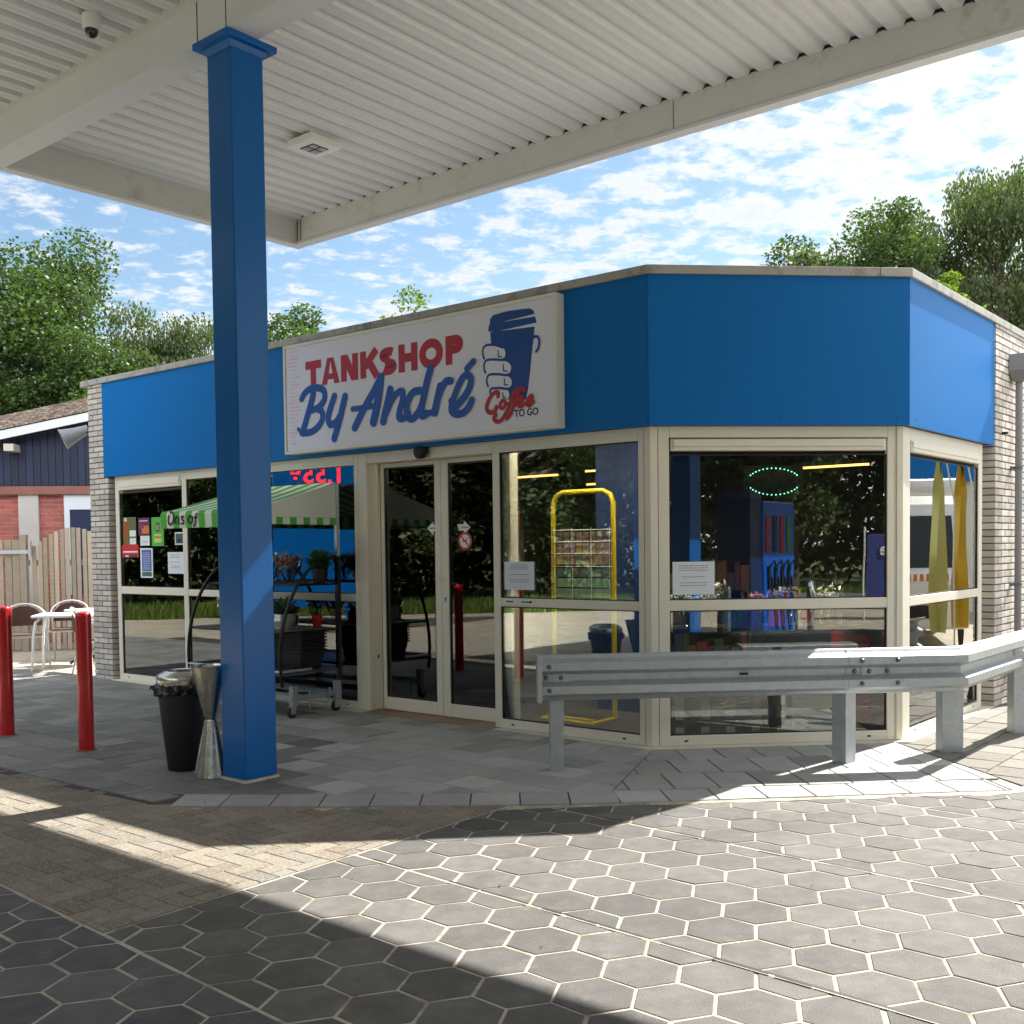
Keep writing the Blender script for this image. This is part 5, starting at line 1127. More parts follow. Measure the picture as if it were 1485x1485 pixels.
# lettering "Ons of.." on the valance: strokes
zt_ = azf-.03; VX = lambda x, z: (axl-.06+x*1.25, ayf-.016, zt_-.118+z*1.2)
LET = [[(.17, .10), (.155, .07), (.16, .035), (.185, .025), (.215, .045), (.225, .085), (.21, .12), (.18, .115)], [(.25, .085), (.245, .03)], [(.25, .07), (.275, .085), (.29, .07), (.285, .035), (.30, .03)], [(.36, .08), (.33, .08), (.335, .06), (.355, .05), (.35, .03), (.32, .03)],
       [(.44, .085), (.415, .07), (.415, .04), (.44, .03), (.465, .045), (.465, .075), (.44, .085)], [(.53, .10), (.51, .09), (.505, .05), (.49, .01), (.475, .015)], [(.49, .07), (.53, .072)]]
e = MB()
for L in LET: e.tube([VX(*p) for p in spline(L, 4)], .0095, 8, flat=((0, 1, 0), .2))
e.build('valance_lettering', M['ink'], awo)
# stack of black crates on the platform, each a crate
def crate_mb():
    e = MB(); n_ = 4
    o = [(-.2, -.15), (.2, -.15), (.2, .15), (-.2, .15)]; i_ = [(-.17, -.125), (.17, -.125), (.17, .125), (-.17, .125)]; ot = [(-.215, -.165), (.215, -.165), (.215, .165), (-.215, .165)]
    vs = [(*p, 0) for p in i_]+[(*p, .16) for p in o]+[(*p, .16) for p in ot]+[(*p, .175) for p in ot]+[(*p, .175) for p in o]+[(p[0]*.97, p[1]*.97, .012) for p in i_]
    fs = [(3, 2, 1, 0)]
    for a in range(5):
        for k in range(4): fs.append((a*4+k, a*4+(k+1) % 4, (a+1)*4+(k+1) % 4, (a+1)*4+k))
    fs.append((20, 21, 22, 23)); e.add(vs, fs); return e
cx_w = BW(-4.07+.46, -.40, .428)
names_ = ['lowest', 'second lowest', 'third from the bottom', 'fourth from the bottom', 'fifth from the bottom', 'third from the top', 'second from the top', 'topmost']
first = None
for k in range(8):
    lab = 'black nestable crate, %s in the stack under the flower stall' % names_[k]
    if first is None:
        first = thing('crate', lab, 'crate', cx_w, BRZ+R(4), 'nested black crates on the flower stall'); crate_mb().build('crate_body', M['black'], first, bevel=.002)
        c = first
    else: c = copy_tree(first); c['label'] = lab
    c.location = (cx_w.x, cx_w.y, cx_w.z+.028*k); c.rotation_euler = (0, 0, BRZ+R(4+rnd.uniform(-1.5, 1.5)))
# plants and bouquets on the stall
SW = lambda x, y, z: BW(-4.07+x, y, z)
bouquet('bouquet in clear film on the upper shelf of the stall', SW(.36, -.40, 1.21), M['flow_pink'], h=.26, r=.11, seed=51)
bouquet('white wrapped bouquet beside the post on the upper shelf', SW(.14, -.42, 1.21), M['flow_white'], h=.28, r=.11, seed=52)
bouquet('small red and white bouquet at the left on the middle shelf', SW(-.42, -.52, .80), M['flow_red'], h=.26, r=.11, seed=53)
bouquet('bouquet wrapped in film on the left of the middle shelf', SW(-.15, -.55, .80), M['flow_pink'], h=.24, r=.10, seed=54)
bouquet('wrapped bouquet lying near the front of the middle shelf', SW(.13, -.62, .80), M['flow_white'], h=.22, r=.11, seed=55)
def potplant(label, loc, pot_m, pr_, ph_, lh, n_l, seed, film=False, leafm='leafy', thin=.12):
    rr = random.Random(seed); o = thing('potted_plant', label, 'plant', loc, 0, 'potted plants on the stall')
    e = MB(); e.lathe([(pr_*.78, 0), (pr_, ph_), (pr_*1.05, ph_), (pr_*1.05, ph_+.012), (pr_*.9, ph_+.012), (0, ph_-.01)], 24); e.build('pot', pot_m, o, smooth=True)
    e = MB()
    for k in range(n_l):
        a = rr.uniform(0, 6.28); el = rr.uniform(.3, 1.4); d = Vector((math.cos(a)*math.cos(el), math.sin(a)*math.cos(el), math.sin(el))); L = lh*rr.uniform(.4, 1); p0 = Vector((0, 0, ph_)); p1 = p0+d*L; q = d.cross(Vector((0, 0, 1))).normalized()*L*thin; mid_ = p0+d*L*.6
        e.add([p0, mid_+q, p1-Vector((0, 0, L*.15)), mid_-q], [(0, 1, 2, 3)])
    e.build('foliage', M[leafm], o)
    if film: e = MB(); e.lathe([(pr_*1.1, 0), (pr_*1.25, ph_*.6), (pr_*1.15, ph_*1.1), (pr_*1.4, ph_*1.6)], 16); e.build('film_wrap', M['film'], o)
potplant('green plant in a white foil wrapped pot on the middle shelf', SW(.40, -.52, .80), col_mat('foil', (200, 204, 206), rough=.3, metal=.5), .12, .12, .24, 60, 3, True)
potplant('dark bushy plant at the right end of the upper shelf', SW(.62, -.26, 1.21), M['black'], .07, .12, .26, 380, 4, thin=.05)
potplant('low plant in a brown pot at the left of the upper shelf', SW(-.16, -.36, 1.21), col_mat('terracotta', (128, 84, 66)), .09, .16, .16, 50, 5)
potplant('small red plant pot under the upper shelf', SW(.50, -.20, .80), M['flow_red'], .05, .10, .10, 20, 6)

# ---- café corner at the left
def tubechair(label, x, y, rz_, frame, weave, group='bistro chairs by the fence'):
    o = thing('bistro_chair', label, 'chair', (x, y, -.03), rz_, group); sh = .45
    e = MB(); e.box(-.20, .20, -.19, .19, sh-.012, sh+.008); e.build('seat', weave, o, bevel=.008)
    e = MB(); n_ = 14; vs = []
    for i in range(n_+1):
        a = math.pi*(i/n_); x_ = -.22*math.cos(a); y_ = .14+.10*math.sin(a); top = .62+.20*math.sin(a)**.8
        vs += [(x_, y_, .55), (x_, y_+.012, top)]
    e.add(vs, [(2*i, 2*i+1, 2*i+3, 2*i+2) for i in range(n_)]); e.build('backrest', weave, o)
    e = MB(); e.tube([(-.26, -.14, sh+.20), (-.26, .08, sh+.22)]+[(-.26*math.cos(math.pi*i/14), .14+.12*math.sin(math.pi*i/14), .68+.17*math.sin(math.pi*i/14)) for i in range(15)]+[(.26, .08, sh+.22), (.26, -.14, sh+.20)], .012, 8); e.build('arm_rail', frame, o, smooth=True)
    for s_ in (-1, 1):
        e = MB(); e.tube([(s_*.26, -.14, sh+.20), (s_*.235, -.17, sh), (s_*.25, -.22, .0)], .012, 8); e.build('leg', frame, o, smooth=True)
        e = MB(); e.tube([(s_*.24, .10, .66), (s_*.22, .14, sh), (s_*.24, .24, .0)], .012, 8); e.build('leg', frame, o, smooth=True)
    e = MB(); e.tube([(-.235, -.17, sh-.03), (.235, -.17, sh-.03), (.22, .15, sh-.03), (-.22, .15, sh-.03)], .010, 8, closed=True); e.build('seat_frame', frame, o, smooth=True)
    return o
tubechair('brown woven chair with a silver tube frame left of the white table', -5.52, 15.0, R(28), M['alu'], M['wicker'])
tubechair('brown woven chair set farther back behind the white table', -5.30, 15.95, R(5), M['alu'], M['wicker'])
tubechair('chair half hidden behind the second red bollard', -4.33, 14.0, R(100), M['whitepaint'], M['wicker'])
t1 = thing('white_table', 'white square café table with curved tube legs', 'table', (-4.82, 14.45, -.03), R(8))
e = MB(); e.box(-.36, .36, -.33, .33, .715, .75); e.build('tabletop', M['whitepaint'], t1, bevel=.016)
for sx in (-1, 1):
    for sy in (-1, 1):
        e = MB(); e.tube([(sx*.27, sy*.24, .70), (sx*.31, sy*.28, .66), (sx*.335, sy*.30, .5), (sx*.36, sy*.33, 0)], .017, 10); e.build('leg', M['whitepaint'], t1, smooth=True)
t2 = thing('round_table', 'round pale blue café table on a black iron pedestal', 'table', (-4.72, 15.35, -.03))
e = MB(); e.lathe([(0, .735), (.40, .735), (.405, .745), (.40, .758), (0, .76)], 36); e.build('tabletop', M['tabletop'], t2, smooth=True)
e = MB(); e.lathe([(.035, .05), (.025, .12), (.025, .70), (.10, .734)], 16); e.build('column', M['blackm'], t2, smooth=True)
for k in range(3):
    a = R(200+120*k); e = MB(); e.tube([(0, 0, .10), (.18*math.cos(a), .18*math.sin(a), .10), (.30*math.cos(a), .30*math.sin(a), .04), (.34*math.cos(a), .34*math.sin(a), .01)], [.022, .02, .016, .018], 8); e.build('foot', M['blackm'], t2, smooth=True)
# timber fence: gate and arched panel
def planks(label, name, x0, x1, y, topf, n_p, gap, seed, cat, rail=True, rails=(.45, 1.35)):
    rr = random.Random(seed); o = thing(name, label, cat, (x0, y, -.03))
    w_ = (x1-x0)/n_p
    for k in range(n_p):
        t = rr.uniform(.7, 1.15); hx_ = topf((k+.5)/n_p); dy = 0 if k % 2 else -.024
        e = MB(); e.box(k*w_+gap/2+.004, (k+1)*w_-gap/2-.004, dy, dy+.018, .02, hx_, (t, t*rr.uniform(.94, 1), t*rr.uniform(.85, .98))); e.build('plank', M['wood'], o, bevel=.004)
    for z in rails: e = MB(); e.box(0, x1-x0, .019, .055, z, z+.09, (.8, .78, .74)); e.build('rail', M['wood'], o)
    return o
planks('arched weathered timber fence panel beside the brick pier', 'fence_panel', -6.33, -5.05, 17.5, lambda t: 1.63+.32*math.sin(math.pi*t), 15, .012, 3, 'fence')
gt = planks('grey weathered timber gate with a steel hinge, left edge', 'timber_gate', -8.6, -6.36, 17.45, lambda t: 1.78-.02*math.sin(9*t), 18, .008, 5, 'gate')
e = MB(); e.box(1.75, 2.30, -.06, -.045, 1.54, 1.60); e.tube([(2.28, -.05, 1.50), (2.28, -.05, 1.74)], .03, 10); e.build('hinge', M['alu'], gt)
e = MB(); e.box(2.12, 2.22, -.05, .05, 0, 1.84, (.7, .68, .66)); e.build('gate_post', M['wood'], gt)
planks('second arched fence panel continuing behind the brick pier', 'fence_panel', -5.03, -3.7, 17.5, lambda t: 1.63+.32*math.sin(math.pi*t), 15, .012, 9, 'fence')
# shed
sh = thing('shed', 'old shed with red brick wall, navy boards and a tiled roof', 'shed', (-9.5, 19.0, -.1))
rb_ = MB(); rmo = MB(); 
mo_b = mat('light_mortar', s8(196, 180, 168), .9); redb = mat('red_brick', s8(176, 100, 88), .85, attr='tone', var=.12, vscale=12)
z = 0; k = 0
while z < 2.62:
    x = -.12 if k % 2 else 0
    while x < 8.6:
        t = rnd.uniform(.75, 1.12); rb_.box(max(x, 0), min(x+.21, 8.6), 0, .1, z, z+.062, (t, t*rnd.uniform(.85, 1.05), t)); x += .222
    z += .0745; k += 1
wl = rb_.build('brick_wall', redb, sh); rmo.box(0, 8.6, .01, .2, 0, 2.62); rmo.build('mortar', mo_b, wl)
e = MB(); e.box(-.1, 8.7, -.10, -.005, 2.62, 2.76, (.75, .6, .55)); e.build('lintel_board', mat('faded_lintel', s8(140, 96, 86), .9, var=.25, vscale=6), sh)
bz = lambda x: 3.30+.155*(x-2.4)*1.55/1.55
for k in range(70):
    x = k*.123
    if x > 8.6: break
    t = rnd.uniform(.7, 1.2); e = MB(); e.box(x+.004, x+.119, -.03, -.008, 2.77, 3.20+.215*x-.02, (t, t, t)); e.build('navy_board', M['navy'], sh)
e = MB(); e.prism([(-.1, 2.76), (8.7, 2.76), (8.7, 3.20+.215*8.7), (-.1, 3.18)], -.007, .1, T=lambda x, z, y: (x, y, z)); e.build('gable_wall', M['navy'], sh)
e = MB(); e.prism([(-.5, 2.93), (8.9, 2.93+.215*9.4), (8.9, 3.07+.215*9.4), (-.5, 3.07)], -.35, -.31, T=lambda x, z, y: (x, y, z)); e.build('barge_board', col_mat('barge_white', (214, 218, 216), var=.1), sh)
e = MB(); e.box(2.34, 2.50, -.33, .0, 3.34, 3.46); e.build('bracket', col_mat('bracket_stone', (190, 184, 172)), sh)
e = MB(); nx_, ny_ = 60, 12; tl = mat('roof_tile', s8(122, 108, 98), .9, attr='tone', var=.35, vscale=6, dirt=s8(196, 186, 172), dscale=10, dlo=.5, dhi=.7)
for i in range(nx_):
    for j in range(ny_):
        x = -.5+i*.16; y = -.36+j*.19; z0 = 3.09+.215*(x+.5)+.30*(j*.19); t = rnd.uniform(.6, 1.2)
        e.add([(x, y, z0+.03), (x+.15, y, z0+.062), (x+.15, y+.21, z0+.10), (x, y+.21, z0+.075), (x, y, z0), (x+.15, y, z0+.03)], [(0, 1, 2, 3), (4, 5, 1, 0)], (t, t*.96, t*.92))
e.build('tile_roof', tl, sh)
e = MB(); e.prism([(-.5, 2.95), (8.9, 2.95+.215*9.4), (8.9, 3.06+.215*9.4), (-.5, 3.06)], -.30, 2.0, T=lambda x, z, y: (x, y, z+.30*(y+.36)-.02)); e.build('roof_base', M['shelf'], sh)
for (x0, x1) in ((2.45, 2.78), ):
    e = MB(); e.box(x0, x1, -.06, -.004, 0, 2.62); e.build('pilaster', col_mat('pale_post', (186, 182, 176), var=.2), sh)
e = MB(); e.box(3.2, 4.6, -.05, -.004, 2.36, 2.615); e.box(3.2, 3.29, -.05, -.004, .9, 2.359); wn = e.build('window_frame', col_mat('white_frame', (214, 222, 228)), sh)
e = MB(); e.box(3.292, 4.6, -.03, -.002, .9, 2.358); e.build('blue_shutter', col_mat('shutter_blue', (20, 36, 74)), wn)

# ---------------------------------------------------------------- trees
def make_tree(name, label, cat, x, y, h, rx, rz_, leafm, seed, trunk=.22, n=26000, ls=.13, base=None, group=None, clumps=70, droop=0., tip=False, zcut=None, cz=None):
    rg = np.random.RandomState(seed); rr = random.Random(seed)
    o = thing(name, label, cat, (x, y, -.1), rr.uniform(0, 6.28), group)
    cz = cz if cz is not None else h-rz_
    # clump centres inside a lumpy ellipsoid
    u = rg.normal(size=(clumps, 3)); u /= np.linalg.norm(u, axis=1)[:, None]; rad = rg.uniform(.45, 1.0, clumps)**.6
    lump = 1+.18*np.sin(u[:, 0]*5+seed)*np.cos(u[:, 1]*4+seed*2)+.10*rg.normal(size=clumps)
    c = u*rad[:, None]*lump[:, None]*np.array([rx, rx, rz_])*.86; c[:, 2] += cz
    cr = rg.uniform(.16, .32, clumps)*rx
    w_ = cr**2; idx = rg.choice(clumps, n, p=w_/w_.sum())
    v = rg.normal(size=(n, 3)); v /= np.linalg.norm(v, axis=1)[:, None]
    p = c[idx]+v*(cr[idx]*(rg.uniform(.25, 1.12, n)**.55))[:, None]*np.array([1, 1, .75])
    if droop: p[:, 2] -= droop*rg.uniform(0, 1, n)**2*np.clip(np.abs(v[:, 2]), .2, 1)
    if zcut is not None: p = p[p[:, 2] > zcut]; idx = idx[:len(p)] if False else idx[:len(p)]
    n = len(p)
    a = rg.normal(size=(n, 3)); a[:, 2] *= .6; a /= np.linalg.norm(a, axis=1)[:, None]
    b = np.cross(a, rg.normal(size=(n, 3))); b /= np.linalg.norm(b, axis=1)[:, None]
    s = ls*rg.uniform(.6, 1.25, n)[:, None]
    if droop: a = a*.4+np.array([0, 0, -1.]); a /= np.linalg.norm(a, axis=1)[:, None]; b = np.cross(a, rg.normal(size=(n, 3))); b /= np.linalg.norm(b, axis=1)[:, None]
    V = np.stack([p, p+a*s*.5+b*s*.30, p+a*s, p+a*s*.5-b*s*.30], 1).reshape(-1, 3)
    me = bpy.data.meshes.new('crown'); me.vertices.add(4*n); me.vertices.foreach_set('co', V.astype(np.float32).ravel())
    me.loops.add(4*n); me.loops.foreach_set('vertex_index', np.arange(4*n, dtype=np.int32)); me.polygons.add(n)
    me.polygons.foreach_set('loop_start', np.arange(0, 4*n, 4, dtype=np.int32)); me.polygons.foreach_set('loop_total', np.full(n, 4, dtype=np.int32)); me.update()
    ca = me.color_attributes.new('tone', 'FLOAT_COLOR', 'CORNER'); t = rg.uniform(.65, 1.35, n)*(.85+.3*rg.rand(clumps))[idx[:n]]; col_ = np.ones((n, 4)); yel = rg.uniform(.85, 1.25, n)
    col_[:, 0] = t*yel; col_[:, 1] = t; col_[:, 2] = t*rg.uniform(.7, 1.2, n); ca.data.foreach_set('color', np.repeat(col_, 4, axis=0).astype(np.float32).ravel())
    me.materials.append(leafm); co = bpy.data.objects.new('crown', me); col.objects.link(co); co.parent = o
    e = MB(); top = Vector((rr.uniform(-.3, .3), rr.uniform(-.3, .3), cz+rz_*.5)); e.tube([(0, 0, 0), (rr.uniform(-.1, .1), rr.uniform(-.1, .1), cz*.4), (rr.uniform(-.2, .2), rr.uniform(-.2, .2), cz*.8), top], [trunk, trunk*.8, trunk*.6, trunk*.15], 10)
    for k in range(min(clumps, 26)):
        q = Vector(c[k]); z0 = max(cz*.35, q.z-rr.uniform(.6, .35)*rx*1.2); s0 = Vector((0, 0, min(z0, top.z*.95))); m_ = (s0+q)/2+Vector((0, 0, -.15)); e.tube([s0, m_, q], [trunk*.28, trunk*.18, trunk*.06], 6)
    e.build('trunk', M['bark'], o, smooth=True); return o
T_ = 'trees behind the shop'
make_tree('oak_tree', 'large leafy oak rising over the shed at the far left', 'tree', -10.9, 29, 9.9, 3.7, 4.4, M['oakleaf'], 1, .3, 87000, 0.124, group=T_, clumps=110)
make_tree('oak_tree', 'second oak crown cut by the left edge', 'tree', -15.5, 31, 9.6, 3.6, 4.2, M['oakleaf'], 2, .3, 49300, 0.133, group=T_)
make_tree('oak_tree', 'dark lower oak crown directly above the shed roof', 'tree', -8.8, 27, 7.2, 2.4, 3.1, M['oakleaf'], 21, .2, 43500, 0.116, group=T_)
make_tree('birch_tree', 'pale birch crown between the oak and the blue post', 'tree', -7.0, 30, 9.1, 2.4, 4.2, M['birchleaf'], 3, .14, 49300, 0.100, group=T_, droop=.7)
make_tree('birch_tree', 'lower birch crown touching the left side of the blue post', 'tree', -4.9, 31, 8.1, 2.0, 3.6, M['birchleaf'], 4, .14, 37700, 0.100, group=T_, droop=.5)
make_tree('young_tree', 'loose leafy crown just right of the blue post', 'tree', -3.35, 27, 7.75, 1.7, 2.9, M['oakleaf'], 5, .12, 24650, 0.108, group=T_, clumps=60)
make_tree('young_tree', 'treetop peeping over the sign', 'tree', -.25, 24, 7.25, 1.7, 2.2, M['limeleaf'], 6, .10, 13050, 0.100, group=T_, clumps=46)
make_tree('young_tree', 'small treetop above the bay corner of the roof', 'tree', 4.9, 24, 8.0, .9, 2.0, M['oakleaf'], 7, .1, 7250, 0.091, group=T_, clumps=30)
make_tree('young_tree', 'tiny treetop above the middle of the bay', 'tree', 7.4, 24, 7.95, .8, 1.8, M['limeleaf'], 8, .1, 5800, 0.091, group=T_, clumps=30)
make_tree('oak_tree', 'open crown at the right with sky showing between its leaves', 'tree', 9.35, 22.5, 9.3, 2.3, 3.9, M['oakleaf'], 9, .2, 52200, 0.100, group=T_, clumps=80)
make_tree('oak_tree', 'low dark crown behind the bay roof, left end of the right hand trees', 'tree', 7.9, 23, 8.0, 1.7, 2.8, M['darkleaf'], 31, .2, 26000, .12, group=T_, clumps=60)
make_tree('oak_tree', 'green crown filling the gap between the two right hand trees', 'tree', 11.2, 25, 9.3, 2.4, 3.8, M['oakleaf'], 32, .2, 40000, .12, group=T_, clumps=80)
make_tree('willow_tree', 'tall drooping crown at the right edge', 'tree', 12.7, 23, 10.9, 2.7, 5.3, M['birchleaf'], 10, .25, 87000, 0.100, group=T_, droop=.9, clumps=90)
make_tree('oak_tree', 'dark dense crown behind the drooping tree', 'tree', 13.5, 27, 9.6, 4.0, 5.0, M['darkleaf'], 12, .25, 72500, 0.124, group=T_)
make_tree('young_tree', 'bright lime green treetop behind the roof at the right', 'tree', 9.6, 19.5, 6.95, .95, 1.7, M['limeleaf'], 13, .1, 11600, 0.091, group=T_, clumps=36)
# trees across the road, mirrored in the windows
proto = make_tree('roadside_tree', 'roadside tree seen only as a reflection in the windows', 'tree', -14, -25, 12.5, 4.6, 5.6, M['darkleaf'], 14, .3, 42000, .24, group='roadside trees mirrored in the glass', clumps=60)
for k, (x, y, s_) in enumerate(((-7, -24, 1.0), (0, -25.5, 1.1), (7, -24, .95), (14, -25, 1.1), (21, -24, 1.0), (28, -22, 1.1), (-22, -20, 1.05), (35, -26, 1.2), (43, -24, 1.1), (52, -26, 1.2), (60, -24, 1.2))):
    c = copy_tree(proto); c.location = (x, y, -.1); c.scale = (s_, s_, s_); c.rotation_euler = (0, 0, k*1.7)
for k, (x, y, s_) in enumerate(((-24, -10, 1.0), (-25, -2, .95), (-24.5, 6, 1.0), (-26, 13, .9), (-27, 20, .9), (-25, 27, .85))):
    c = copy_tree(proto); c.location = (x, y, -.1); c.scale = (s_, s_, s_*.85); c.rotation_euler = (0, 0, k*2.3); c['label'] = 'tree on the left verge seen only as a reflection in the long front windows'
# hedge masses under them
def hedge(label, x0, x1, y0, y1, h, seed, n=26000):
    rg = np.random.RandomState(seed); p = np.stack([rg.uniform(x0, x1, n), rg.uniform(y0, y1, n), -.1+h*rg.uniform(0, 1, n)**.8], 1); p[:, 2] += .3*np.sin(p[:, 0]*.9)+.3*np.sin(p[:, 1]*1.1)
    a = rg.normal(size=(n, 3)); a /= np.linalg.norm(a, axis=1)[:, None]; b = np.cross(a, rg.normal(size=(n, 3))); b /= np.linalg.norm(b, axis=1)[:, None]; s = (.75 if h > 10 else .34)*rg.uniform(.6, 1.3, n)[:, None]
    V = np.stack([p, p+a*s*.5+b*s*.3, p+a*s, p+a*s*.5-b*s*.3], 1).reshape(-1, 3); e = MB(); e.v = [tuple(v) for v in V]; e.f = [[4*i, 4*i+1, 4*i+2, 4*i+3] for i in range(n)]; e.t = [(t, t, t) for t in rg.uniform(.6, 1.3, n)]; e.mi = [0]*n
    o = e.build('undergrowth', M['darkleaf']); tag(o, label, 'bushes', kind='stuff')
hedge('dark undergrowth across the road', -30, 62, -29, -27, 8.5, 3, 80000); hedge('dark undergrowth on the left verge', -31, -28.5, -14, 34, 8.0, 4, 45000)
hedge('far wood across the road', -45, 90, -40, -34, 15, 13, 60000); hedge('far wood beyond the left verge', -42, -37, -25, 50, 13, 14, 40000)
def grass(label, x0, x1, y0, y1, seed, n, z=-.16):
    rg = np.random.RandomState(seed); p = np.stack([rg.uniform(x0, x1, n), rg.uniform(y0, y1, n), np.full(n, z)], 1); a = np.stack([rg.normal(0, .35, n), rg.normal(0, .35, n), np.ones(n)], 1); hgt = rg.uniform(.12, .4, n)[:, None]; th = rg.uniform(0, 6.28, n); b = np.stack([np.cos(th), np.sin(th), np.zeros(n)], 1)*.02
    V = np.stack([p-b, p+b, p+a*hgt], 1).reshape(-1, 3); e = MB(); e.v = [tuple(v) for v in V]; e.f = [[3*i, 3*i+1, 3*i+2] for i in range(n)]; e.t = [(t*1.1, t, t*.8) for t in rg.uniform(.6, 1.4, n)]; e.mi = [0]*n
    tag(e.build('grass', M['grassblade']), label, 'grass', kind='stuff')
grass('rough grass on the verge across the road', -30, 50, -20.5, -18.6, 5, 26000); grass('rough grass on the left verge', -22, -16.1, -6, 28, 6, 30000)

# ---------------------------------------------------------------- fuel pumps and what else the glass mirrors
def pump(label, x, y, rz_):
    o = thing('fuel_pump', label, 'fuel pump', (x, y, -.03), rz_, 'blue fuel pumps mirrored in the glass')
    B_ = col_mat('pump_blue', (0, 96, 200), rough=.3)
    e = MB(); e.box(-.62, .30, -.28, .28, .12, 2.15); e.build('cabinet', B_, o, bevel=.02)
    e = MB(); e.box(-.95, -.62, -.26, .26, .12, 2.3); e.build('side_cabinet', M['innerblue'], o, bevel=.02)
    e = MB(); e.box(.31, .62, -.10, .10, 1.25, 1.72); e.build('display_head', B_, o, bevel=.02)
    for sy in (-1, 1):
        e = MB(); e.box(.36, .56, *( (.101, .106) if sy > 0 else (-.106, -.101)), 1.36, 1.62); e.build('screen', M['dark'], o)
    e = MB(); e.box(-1.15, .8, -.5, .5, .0, .12); e.build('island_kerb', M['conc'], o, bevel=.02)
    for sy in (-1, 1):
        for k, c_ in enumerate(((200, 60, 50), (30, 34, 40), (196, 20, 40), (70, 160, 70))):
            x = -.50+k*.20; ys = (.2805, .292) if sy > 0 else (-.292, -.2805)
            e = MB(); e.box(x-.05, x+.05, *ys, 1.45, 1.95); e.build('grade_label', col_mat('grade_%d' % k, c_), o)
            e = MB(); yy = .31*sy; e.box(x-.03, x+.03, min(yy, yy-.03*sy), max(yy, yy-.03*sy), .95, 1.25); e.tube([(x, yy, 1.25), (x+.04, yy+.05*sy, 1.34), (x+.10, yy+.06*sy, 1.20)], .018, 8); e.build('nozzle', M['black'], o)
            e = MB(); e.tube([(x, yy, .98), (x+.03, yy+.10*sy, .55), (x+.08, yy+.06*sy, .25), (x+.10, yy, .8), (x+.10, yy-.02*sy, 1.1)], .014, 8); e.build('hose', M['black'], o)
    return o
pump('blue four hose fuel pump mirrored in the middle of the bay window', 4.75, .75, CRZ)
for k, (x, y) in enumerate(((3.95, 1.55), (5.75, -.2))):
    o = thing('steel_bollard', ('thin steel guard post left of the mirrored pump', 'thin steel guard post right of the mirrored pump')[k], 'bollard', (x, y, -.03)); e = MB(); e.lathe([(.057, 0), (.057, .95), (.045, .99), (0, 1.0)], 20); e.build('tube', M['steel'], o, smooth=True)
# price totem to the left, mirrored behind the flower stall
tt = thing('price_totem', 'blue price totem with red digits, seen mirrored behind the flower stall', 'sign', (-10.6, 11.3, -.03), R(-90+4))
e = MB(); e.box(-.85, .85, -.15, .15, .5, 5.2); e.build('panel', M['blue_col'], tt, bevel=.02)
e = MB(); e.box(-.8, -.65, -.12, .12, 0, .499); e.box(.65, .8, -.12, .12, 0, .499); e.build('leg', M['blue_col'], tt)
text_obj('1.558', .42, M['ledred'], 'price_digits', tt, Matrix.Translation((.7, .16, 2.78)) @ Matrix.Rotation(R(180), 4, 'Z') @ Matrix.Rotation(R(90), 4, 'X'), bold=.012, ext=.004)
text_obj('1.558', .42, M['ledred'], 'price_digits', tt, Matrix.Translation((-.7, -.16, 2.78)) @ Matrix.Rotation(R(90), 4, 'X'), bold=.012, ext=.004)
# promotional banner by the road
bn_ = thing('promo_banner', 'blue and red advertising banner on a pole frame, mirrored in the bay window', 'banner', (10.2, -5.2, -.03), R(178))
e = MB(); n_ = 20; vs = []
for i in range(n_+1): x = -1.5+3*i/n_; vs += [(x, .03*math.sin(i*.9), .35), (x, .03*math.sin(i*.8+.5), 1.75)]
e.add(vs, [(2*i, 2*i+2, 2*i+3, 2*i+1) for i in range(n_)]); e.build('cloth', col_mat('banner_navy', (24, 40, 110)), bn_, smooth=True)
for xx in (-1.55, 1.55): e = MB(); e.tube([(xx, 0, 0), (xx, 0, 1.9)], .02, 8); e.build('pole', M['whitepaint'], bn_)
for k, (t_, z, m_, xo) in enumerate((('De goedkoopste', 1.32, M['white'], -1.3), ('', .92, M['flow_red'], -1.1))):
    if t_: text_obj(t_, .36, m_, 'banner_lettering', bn_, Matrix.Translation((xo, -.05, z)) @ Matrix.Rotation(R(90), 4, 'X'), bold=.008, ext=.003)
e = MB()
for k in range(9): e.box(-1.2+k*.26, -1.0+k*.26, -.05, -.045, .92, 1.1)
e.build('faded_print', M['flow_red'], bn_)
# van mirrored in the side window
vn = thing('delivery_van', 'white van with orange lettering, mirrored in the sunlit side window', 'van', (12.4, 11.9, -.03), R(21.7))
vb = MB(); prof = [(-2.6, .35), (-2.6, 1.0), (-2.35, 1.15), (-1.75, 2.0), (-1.4, 2.25), (2.6, 2.3), (2.7, 2.2), (2.7, .35)]
vb.prism(prof, -.95, .95, T=lambda x, z, y: (x, y, z)); vb.build('body', M['whitepaint'], vn, bevel=.05)
for sy in (-1, 1):
    ys = (.952, .958) if sy > 0 else (-.958, -.952)
    for (x0, x1) in ((-1.75, -.9), (-.75, .6)):
        e = MB(); e.box(x0, x1, *ys, 1.35, 1.95); e.build('side_window', mat('van_glass', (.02, .03, .03), .05), vn, bevel=.0)
    for x in (-1.7, 1.7):
        e = MB(); e.lathe([(0, 0), (.36, 0), (.36, .02), (0, .03)], 24, T=lambda a, b, c, x=x, sy=sy: (x+a, sy*(.94+c), .36+b)); wh = e.build('wheel', col_mat('tyre', (24, 24, 26)), vn)
        e = MB(); e.lathe([(0, .031), (.2, .031), (.2, .04), (0, .05)], 20, T=lambda a, b, c, x=x, sy=sy: (x+a, sy*(.94+c), .36+b)); e.build('rim', M['alu'], wh)
for sy in (-1, 1):
    e = MB(); e.box(-2.615, -2.602, sy*.78-.14, sy*.78+.14, .78, .96); e.build('headlight', M['alu'], vn)
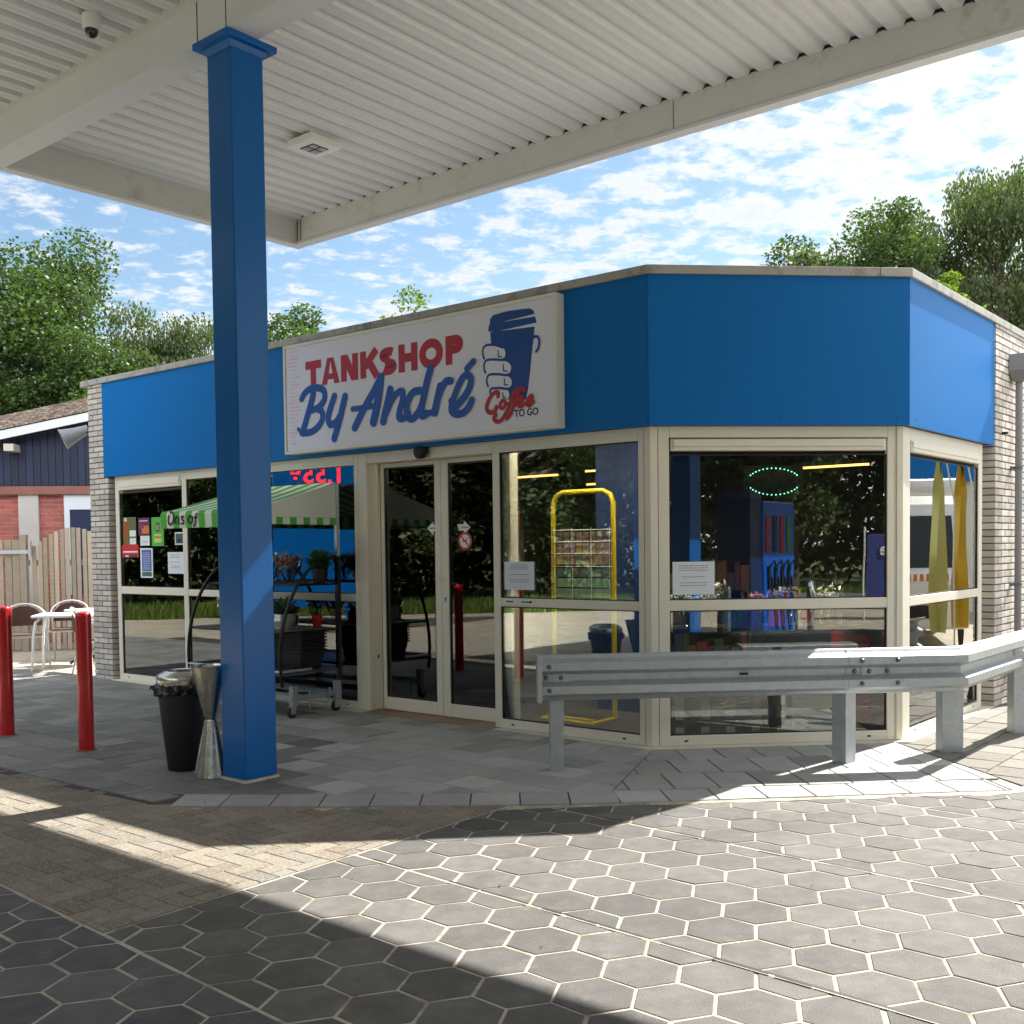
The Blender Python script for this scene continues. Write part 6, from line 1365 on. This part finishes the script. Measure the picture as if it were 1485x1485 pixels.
e = MB(); e.box(-2.62, -2.602, -.5, .5, .5, .68); e.build('grille', M['dark'], vn)
e = MB()
for k in range(5): e.prism([(-.72+k*.12, .98), (-.66+k*.12, .98), (-.60+k*.12, 1.16), (-.66+k*.12, 1.16)], -2.612, -2.603, T=lambda y, z, x: (x, y, z))
for k in range(9): e.box(-2.612, -2.603, -.05+k*.085, .0+k*.085, 1.02, 1.12)
e.build('faded_print', col_mat('van_orange', (206, 120, 30)), vn)
e = MB(); e.tube([(-1.5, -.95, 2.38), (-1.5, .95, 2.38)], .12, 16); e.build('roof_roll', M['whitepaint'], vn, smooth=True)
e = MB(); e.add([(-2.32, -.82, 1.2), (-2.32, .82, 1.2), (-1.80, .8, 1.95), (-1.80, -.8, 1.95)], [(0, 1, 2, 3)]); e.build('windscreen', mat('van_glass2', (.02, .03, .03), .05), vn)
# building with a blue band across, mirrored in the side window
nb_ = thing('neighbour_building', 'white building with a blue band across the forecourt, mirrored in the side window', 'building', (19, 15.5, -.1), R(-68))
e = MB(); e.box(-6, 6, 0, 5, 0, 3.0); e.build('wall', col_mat('render_white', (214, 212, 204), rough=.8), nb_)
e = MB(); e.box(-6.1, 6.1, -.12, 5.1, 3.001, 4.3); e.build('blue_band', M['blue'], nb_)
for k in range(5): e = MB(); e.box(-5.2+k*2.2, -3.9+k*2.2, -.03, -.002, 1.0, 2.5); w2_ = e.build('window', M['dark'], nb_); e = MB(); e.box(-5.2+k*2.2, -3.9+k*2.2, -.05, -.031, 1.7, 1.78); e.build('glazing_bar', M['whitepaint'], w2_)

# feather flags beside the forecourt, mirrored in the side window
for k, (x, y, lab, c_) in enumerate(((7.55, 10.25, 'pale yellow feather flag mirrored in the side window', (206, 200, 120)), (8.15, 10.85, 'deep yellow feather flag mirrored in the side window', (196, 160, 44)))):
    o = thing('feather_flag', lab, 'flag', (x, y, -.03), R(-60), 'feather flags mirrored in the side window')
    e = MB(); n_ = 18; vs = []
    for i in range(n_+1):
        t = i/n_; z = .5+2.1*t; w_ = (.085+.02*math.sin(t*6+k))*(1 if t < .8 else max(.06, (1-t)/.2))
        vs += [(-w_, .06*math.sin(t*9+k), z), (.02*math.sin(t*5), .10*math.sin(t*7+1), z), (w_, -.07*math.sin(t*8), z)]
    e.add(vs, [f for i in range(n_) for f in ((i*3, i*3+1, i*3+4, i*3+3), (i*3+1, i*3+2, i*3+5, i*3+4))]); e.build('cloth', col_mat('flag_%d' % k, c_), o, smooth=True)
    e = MB(); e.tube([(-.17, 0, .03), (-.17, 0, 2.0), (-.08, 0, 2.5), (.06, 0, 2.65)], .010, 8); e.build('pole', M['whitepaint'], o)
    e = MB(); e.lathe([(.2, 0), (.2, .04), (0, .05)], 16); e.build('foot', M['shelf'], o)
